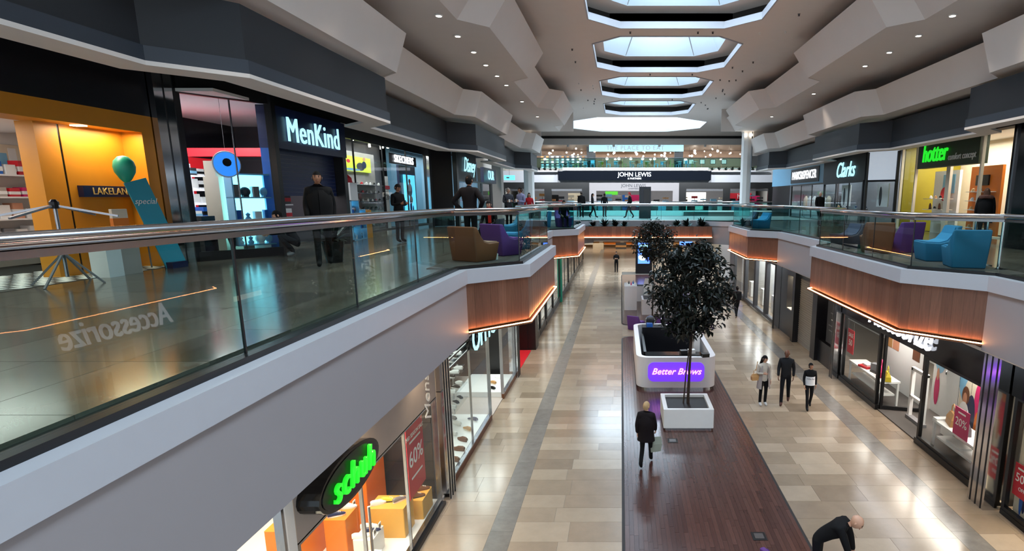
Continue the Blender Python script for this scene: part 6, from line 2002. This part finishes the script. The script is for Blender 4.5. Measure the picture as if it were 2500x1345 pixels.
        if longhair:
            rg = []
            for z, wx, wy, yo in ((.02, .088, .06, .06), (-.1, .095, .055, .065), (-.22, .11, .045, .075), (-.30, .07, .03, .08)):
                rg.append([(wx * math.cos(a), yo + wy * math.sin(a), z) for a in [2 * math.pi * k / 10 for k in range(10)]])
            cp.loft(rg, 0)
        q = MB()
        q.v = [tuple(HM @ (Vector(p) * s)) for p in cp.v]
        q.f, q.m = cp.f, cp.m
        q.build('hair', cloth(hair), root, local=True, smooth=80)
    if coat:
        col, hem, opn = coat
        rg = []
        n_ = 16
        for k, (t_, wx, wy) in enumerate(((1.42, .15, .115), (1.3, .185 * bulk, .145 * bulk), (1.1, .18 * bulk, .145 * bulk), (.95, .205, .16), (hem, .235, .19))):
            c = up(0, 0, t_) if t_ > .94 else Vector((pel.x, pel.y, t_ + dz * (1 if t_ > .6 else .7)))
            a0 = opn
            rg.append([(Vector((wx * math.sin(a), -wy * math.cos(a), 0)) + c) * s for a in [a0 + (2 * math.pi - 2 * a0) * q / (n_ - 1) for q in range(n_)]])
        cb_ = MB()
        vs = [p for r in rg for p in r]
        fs = []
        for i in range(len(rg) - 1):
            for k in range(n_ - 1):
                fs.append((i * n_ + k, i * n_ + k + 1, (i + 1) * n_ + k + 1, (i + 1) * n_ + k))
        cb_.raw(vs, fs)
        cb_.build('coat', cloth(col), root, local=True, smooth=80)
    return root, J, s
def at_hand(root, J, s, q='r', d=(0, 0, 0)):
    v = J['w' + q] * s + (J['w' + q] - J['e' + q]).normalized() * .09 * s
    return root.location + Matrix.Rotation(root.rotation_euler.z, 3, 'Z') @ (v + Vector(d))
pi = math.pi
ZB = ZU + .012
person((-5.92, 11.45, ZU), .45, 'person in a black hooded coat walking past the gadget shop', 1.84, '#0c0c0e', '#0b0b0d', pose='walk', bulk=1.25, hair='#0c0c0e', skin='mid', coat=('#0c0c0e', .75, .02))
person((-7.65, 13.6, ZU), -.9, 'person crouching in dark clothes and grey trainers at gadget shop doorway', 1.75, '#14141a', '#16161c', '#8a8c90', pose='crouch', lean=28, hair='#15100c')
r3 = person((-6.8, 17.8, ZU), 1.1, 'person in a dark suit looking down at a phone', 1.76, '#101014', '#101014', pose='hold', nod=25, hair='#2a2420', skin='mid', bulk=1.08)
tag(MB().box(-.035, .035, -.005, .005, -.07, .07).build('phone', 'black_gloss', local=True), 'black phone held by the person in a dark suit', 'phone').location = at_hand(*r3, 'r', (0, -.03, .02))
person((-3.72, 14.35, ZU), pi * .93, 'person in a dark leather jacket standing with hands on hips, back turned', 1.88, '#1c1416', '#0e0e12', pose='hips', hair='#0c0908', bulk=1.25, skin='mid')
sit1 = person((-3.95, 17.45, ZU), -.2, 'person in black with a red scarf sitting on a dark chair', 1.72, '#0e0e12', '#101014', pose='sit', hair='#1a1210', nod=10)
MB().lathe([(.10, 0), (.115, .04), (.09, .09)], (0, 0, .98), 12).bar((.06, -.13, 1.0), (.07, -.15, .62), .09, .03, up=(0, 1, 0)).build('scarf', cloth('#c2281e'), sit1[0], local=True)
c1 = person((-5.15, 26.7, ZU), .5, 'grey haired person in a grey jacket holding a cup', 1.80, '#3e4048', '#101014', '#cfcfd2', pose='hold', hair='#8f8a86', bulk=1.1, turn=.4)
cup(*at_hand(*c1, 'r', (0, -.02, -.05)), 'white cup held by the grey haired person')
c2 = person((-4.55, 26.5, ZU), -.6, 'person in a lilac shirt and pale trousers holding a cup', 1.82, '#8b8fb4', '#7d8290', '#b9b9bd', pose='hold', hair='#1c1512', skin='mid', bulk=1.08, turn=-.3)
cup(*at_hand(*c2, 'l', (0, -.02, -.05)), 'white cup held by the person in a lilac shirt')
person((-4.75, 30.2, ZU), .3, 'person in a red top beside the far left column', 1.62, '#a81c26', '#15151a', hair='#140e0c', longhair=True, coat=None)
person((-2.72, 27.45, ZB), .3, 'person in dark clothes sitting on the purple chair in the far left bay', 1.72, '#121218', '#14141a', pose='sit', lean=12, hair='#15100e')
person((-2.8, 41.4, ZU), pi, 'person in a black coat standing at the left end of the bridge', 1.82, '#0e0e12', '#101014', hair='#3a3634', bulk=1.2, coat=('#0e0e12', .8, .02))
person((-2.0, 41.0, ZU), 1.5, 'slim person with long dark hair walking across the bridge', 1.68, '#15151a', '#101018', pose='walk', hair='#1b120e', longhair=True)
person((-1.2, 42.6, ZU), pi * .9, 'person in dark jacket and jeans standing on the bridge', 1.72, '#14161e', '#161a24', hair='#2a201a', bulk=1.1)
person((.6, 40.2, ZU), -1.4, 'person with a red cap walking beside the totem on the bridge', 1.75, '#101014', '#232834', pose='walk', hair='#b02028', bulk=1.15)
person((9.62, 28.2, ZU), .1, 'white haired person in black walking below the Clarks lettering', 1.66, '#0b0b0e', '#0d0d10', pose='walk', hair='#b8b4b0', bulk=1.15)
fw_ = person((10.45, 16.7, ZU), pi * .8, 'person in a black coat with a fur trimmed hood near the right edge', 1.62, '#0c0c0f', '#0c0c10', hair='#6a4c3c', bulk=1.3, longhair=True, coat=('#0c0c0f', .7, .02))
MB().tube([(.15 * math.cos(a), .11 * math.sin(a) + .02, 1.36 + .03 * math.sin(a)) for a in [2 * pi * k / 14 for k in range(14)]], .055, 7, closed=True).build('fur_trim', cloth('#6b4a40'), fw_[0], local=True)
person((-.42, 51.6, 0), 0., 'distant person in a dark suit standing on the ground floor', 1.88, '#101014', '#0e0e12', pose='hold', hair='#14100e')
person((-4.5, 57.5, 0), 1.2, 'distant walker half hidden behind the far left bay', 1.75, '#15151a', '#101014', pose='walk')
bp_ = person((6.45, 31.4, 0), pi * 1.05, 'person with a dark backpack walking away behind the tree crown', 1.78, '#2c1418', '#131318', '#9a8878', pose='walk', hair='#1a1210', bulk=1.15)
bpk = MB().rbox(0, .0, .3, .16, -.22, .24, .06).build('backpack', cloth('#14141c'), local=True, smooth=50)
bpk.location = bp_[0].location + Matrix.Rotation(bp_[0].rotation_euler.z, 3, 'Z') @ Vector((0, .24, 1.28))
bpk.rotation_euler = (0, 0, bp_[0].rotation_euler.z)
tag(bpk, 'dark backpack worn by the person behind the tree crown', 'backpack')
f1 = person((4.57, 17.6, 0), .12, 'person with long black hair and a pale open cardigan', 1.66, '#c9bfb2', '#0d0d10', '#d8d8da', pose='holdr', hair='#0e0a0a', longhair=True, nod=15, turn=.5, coat=('#a79c98', .62, .55), bulk=.98)
hbp = handbag(*(f1[0].location + Vector((-.27, -.02, .86))), 'tan', 'orange brown shoulder bag of the person in the pale cardigan', .95, .2)
MB().tube([(0, 0, .3), (.06, .02, .6)], .012, 6).build('strap', 'tan', hbp, local=True)
person((5.32, 17.75, 0), -.35, 'bald bearded person in a dark grey jacket walking with a child', 1.80, '#26262a', '#111116', '#4a2f28', pose='walk', hair=None, skin='dark', bulk=1.15, turn=-.2)
by = person((5.95, 17.3, 0), -.15, 'child in a black and white sports sweatshirt', 1.50, '#0f0f12', '#0d0d11', pose='walk', hair='#120e0c', skin='mid', turn=.5)
jb = MB()
rg = []
for z, wx, wy in ((.80, .158, .128), (.94, .155, .125), (1.08, .150, .122)):
    rg.append([(wx * math.cos(a), wy * math.sin(a), z) for a in [2 * pi * k / 16 for k in range(16)]])
jb.loft(rg, cap=False)
jb.build('white_panel', cloth('#dcdcde'), by[0], local=True, smooth=80)
letters('Nike Air', .066, 'print_dark', (0, -.128, 1.0), 0, by[0], ext=.004, bold=.003, name='chest_lettering').location = (0, -.135, 1.02)
wb = person((.62, 13.3, .016), pi * .93, 'fair haired person in a dark padded jacket on the deck, back turned', 1.66, '#1a0f14', '#101014', pose='walk', hair='#b79a72', bulk=1.28, coat=('#1a0f14', .72, .02), longhair=False, turn=-.5)
tb = thing('tote_bag', 'pale patterned tote bag hanging from the fair haired person', 'bag', at_hand(*wb, 'r', (0, .0, -.52)), .3)
MB().loft([[(-.13, -.04, 0), (.13, -.04, 0), (.13, .04, 0), (-.13, .04, 0)], [(-.16, -.045, .2), (.16, -.045, .2), (.16, .045, .2), (-.16, .045, .2)], [(-.14, -.012, .38), (.14, -.012, .38), (.14, .012, .38), (-.14, .012, .38)]]).build('body', cloth('#9aa093'), tb, local=True)
MB().tube([(-.08, 0, .37), (-.05, 0, .5), (.05, 0, .5), (.08, 0, .37)], .008, 5).build('handle', cloth('#9aa093'), tb, local=True)
person((3.34, 8.8, 0), 1.05, 'bald person in a black jacket bending over at lower edge', 1.78, '#0c0c10', '#101014', pose='bend', lean=52, hair=None, skin='fair', bulk=1.2, nod=-6)
# resolve the skinned bodies
bpy.context.view_layer.update()
dg = bpy.context.evaluated_depsgraph_get()
def seg_d(p, a, b_):
    ab = b_ - a
    t_ = max(0, min(1, (p - a).dot(ab) / max(1e-9, ab.length_squared)))
    return (p - a - ab * t_).length
for o, root, ex, bones, mats_ in PEND:
    me = bpy.data.meshes.new_from_object(o.evaluated_get(dg))
    while len(me.materials) < len(mats_):
        me.materials.append(None)
    bm = bmesh.new()
    bm.from_mesh(me)
    for f_ in bm.faces:
        c = f_.calc_center_median()
        f_.material_index = min(bones, key=lambda q: seg_d(c, q[0], q[1]) * (.8 if q[2] == 1 else 1))[2]
        f_.smooth = True
    vs = [bm.verts.new(p) for p in ex.v]
    for ids, m_ in zip(ex.f, ex.m):
        try:
            f_ = bm.faces.new([vs[i] for i in ids])
            f_.material_index = m_
            f_.smooth = True
        except ValueError:
            pass
    bm.to_mesh(me)
    bm.free()
    for i_, m_ in enumerate(mats_):
        me.materials[i_] = m_
    bo = bpy.data.objects.new('body', me)
    COL.objects.link(bo)
    bo.parent = root
    old = o.data
    bpy.data.objects.remove(o)
    bpy.data.meshes.remove(old)
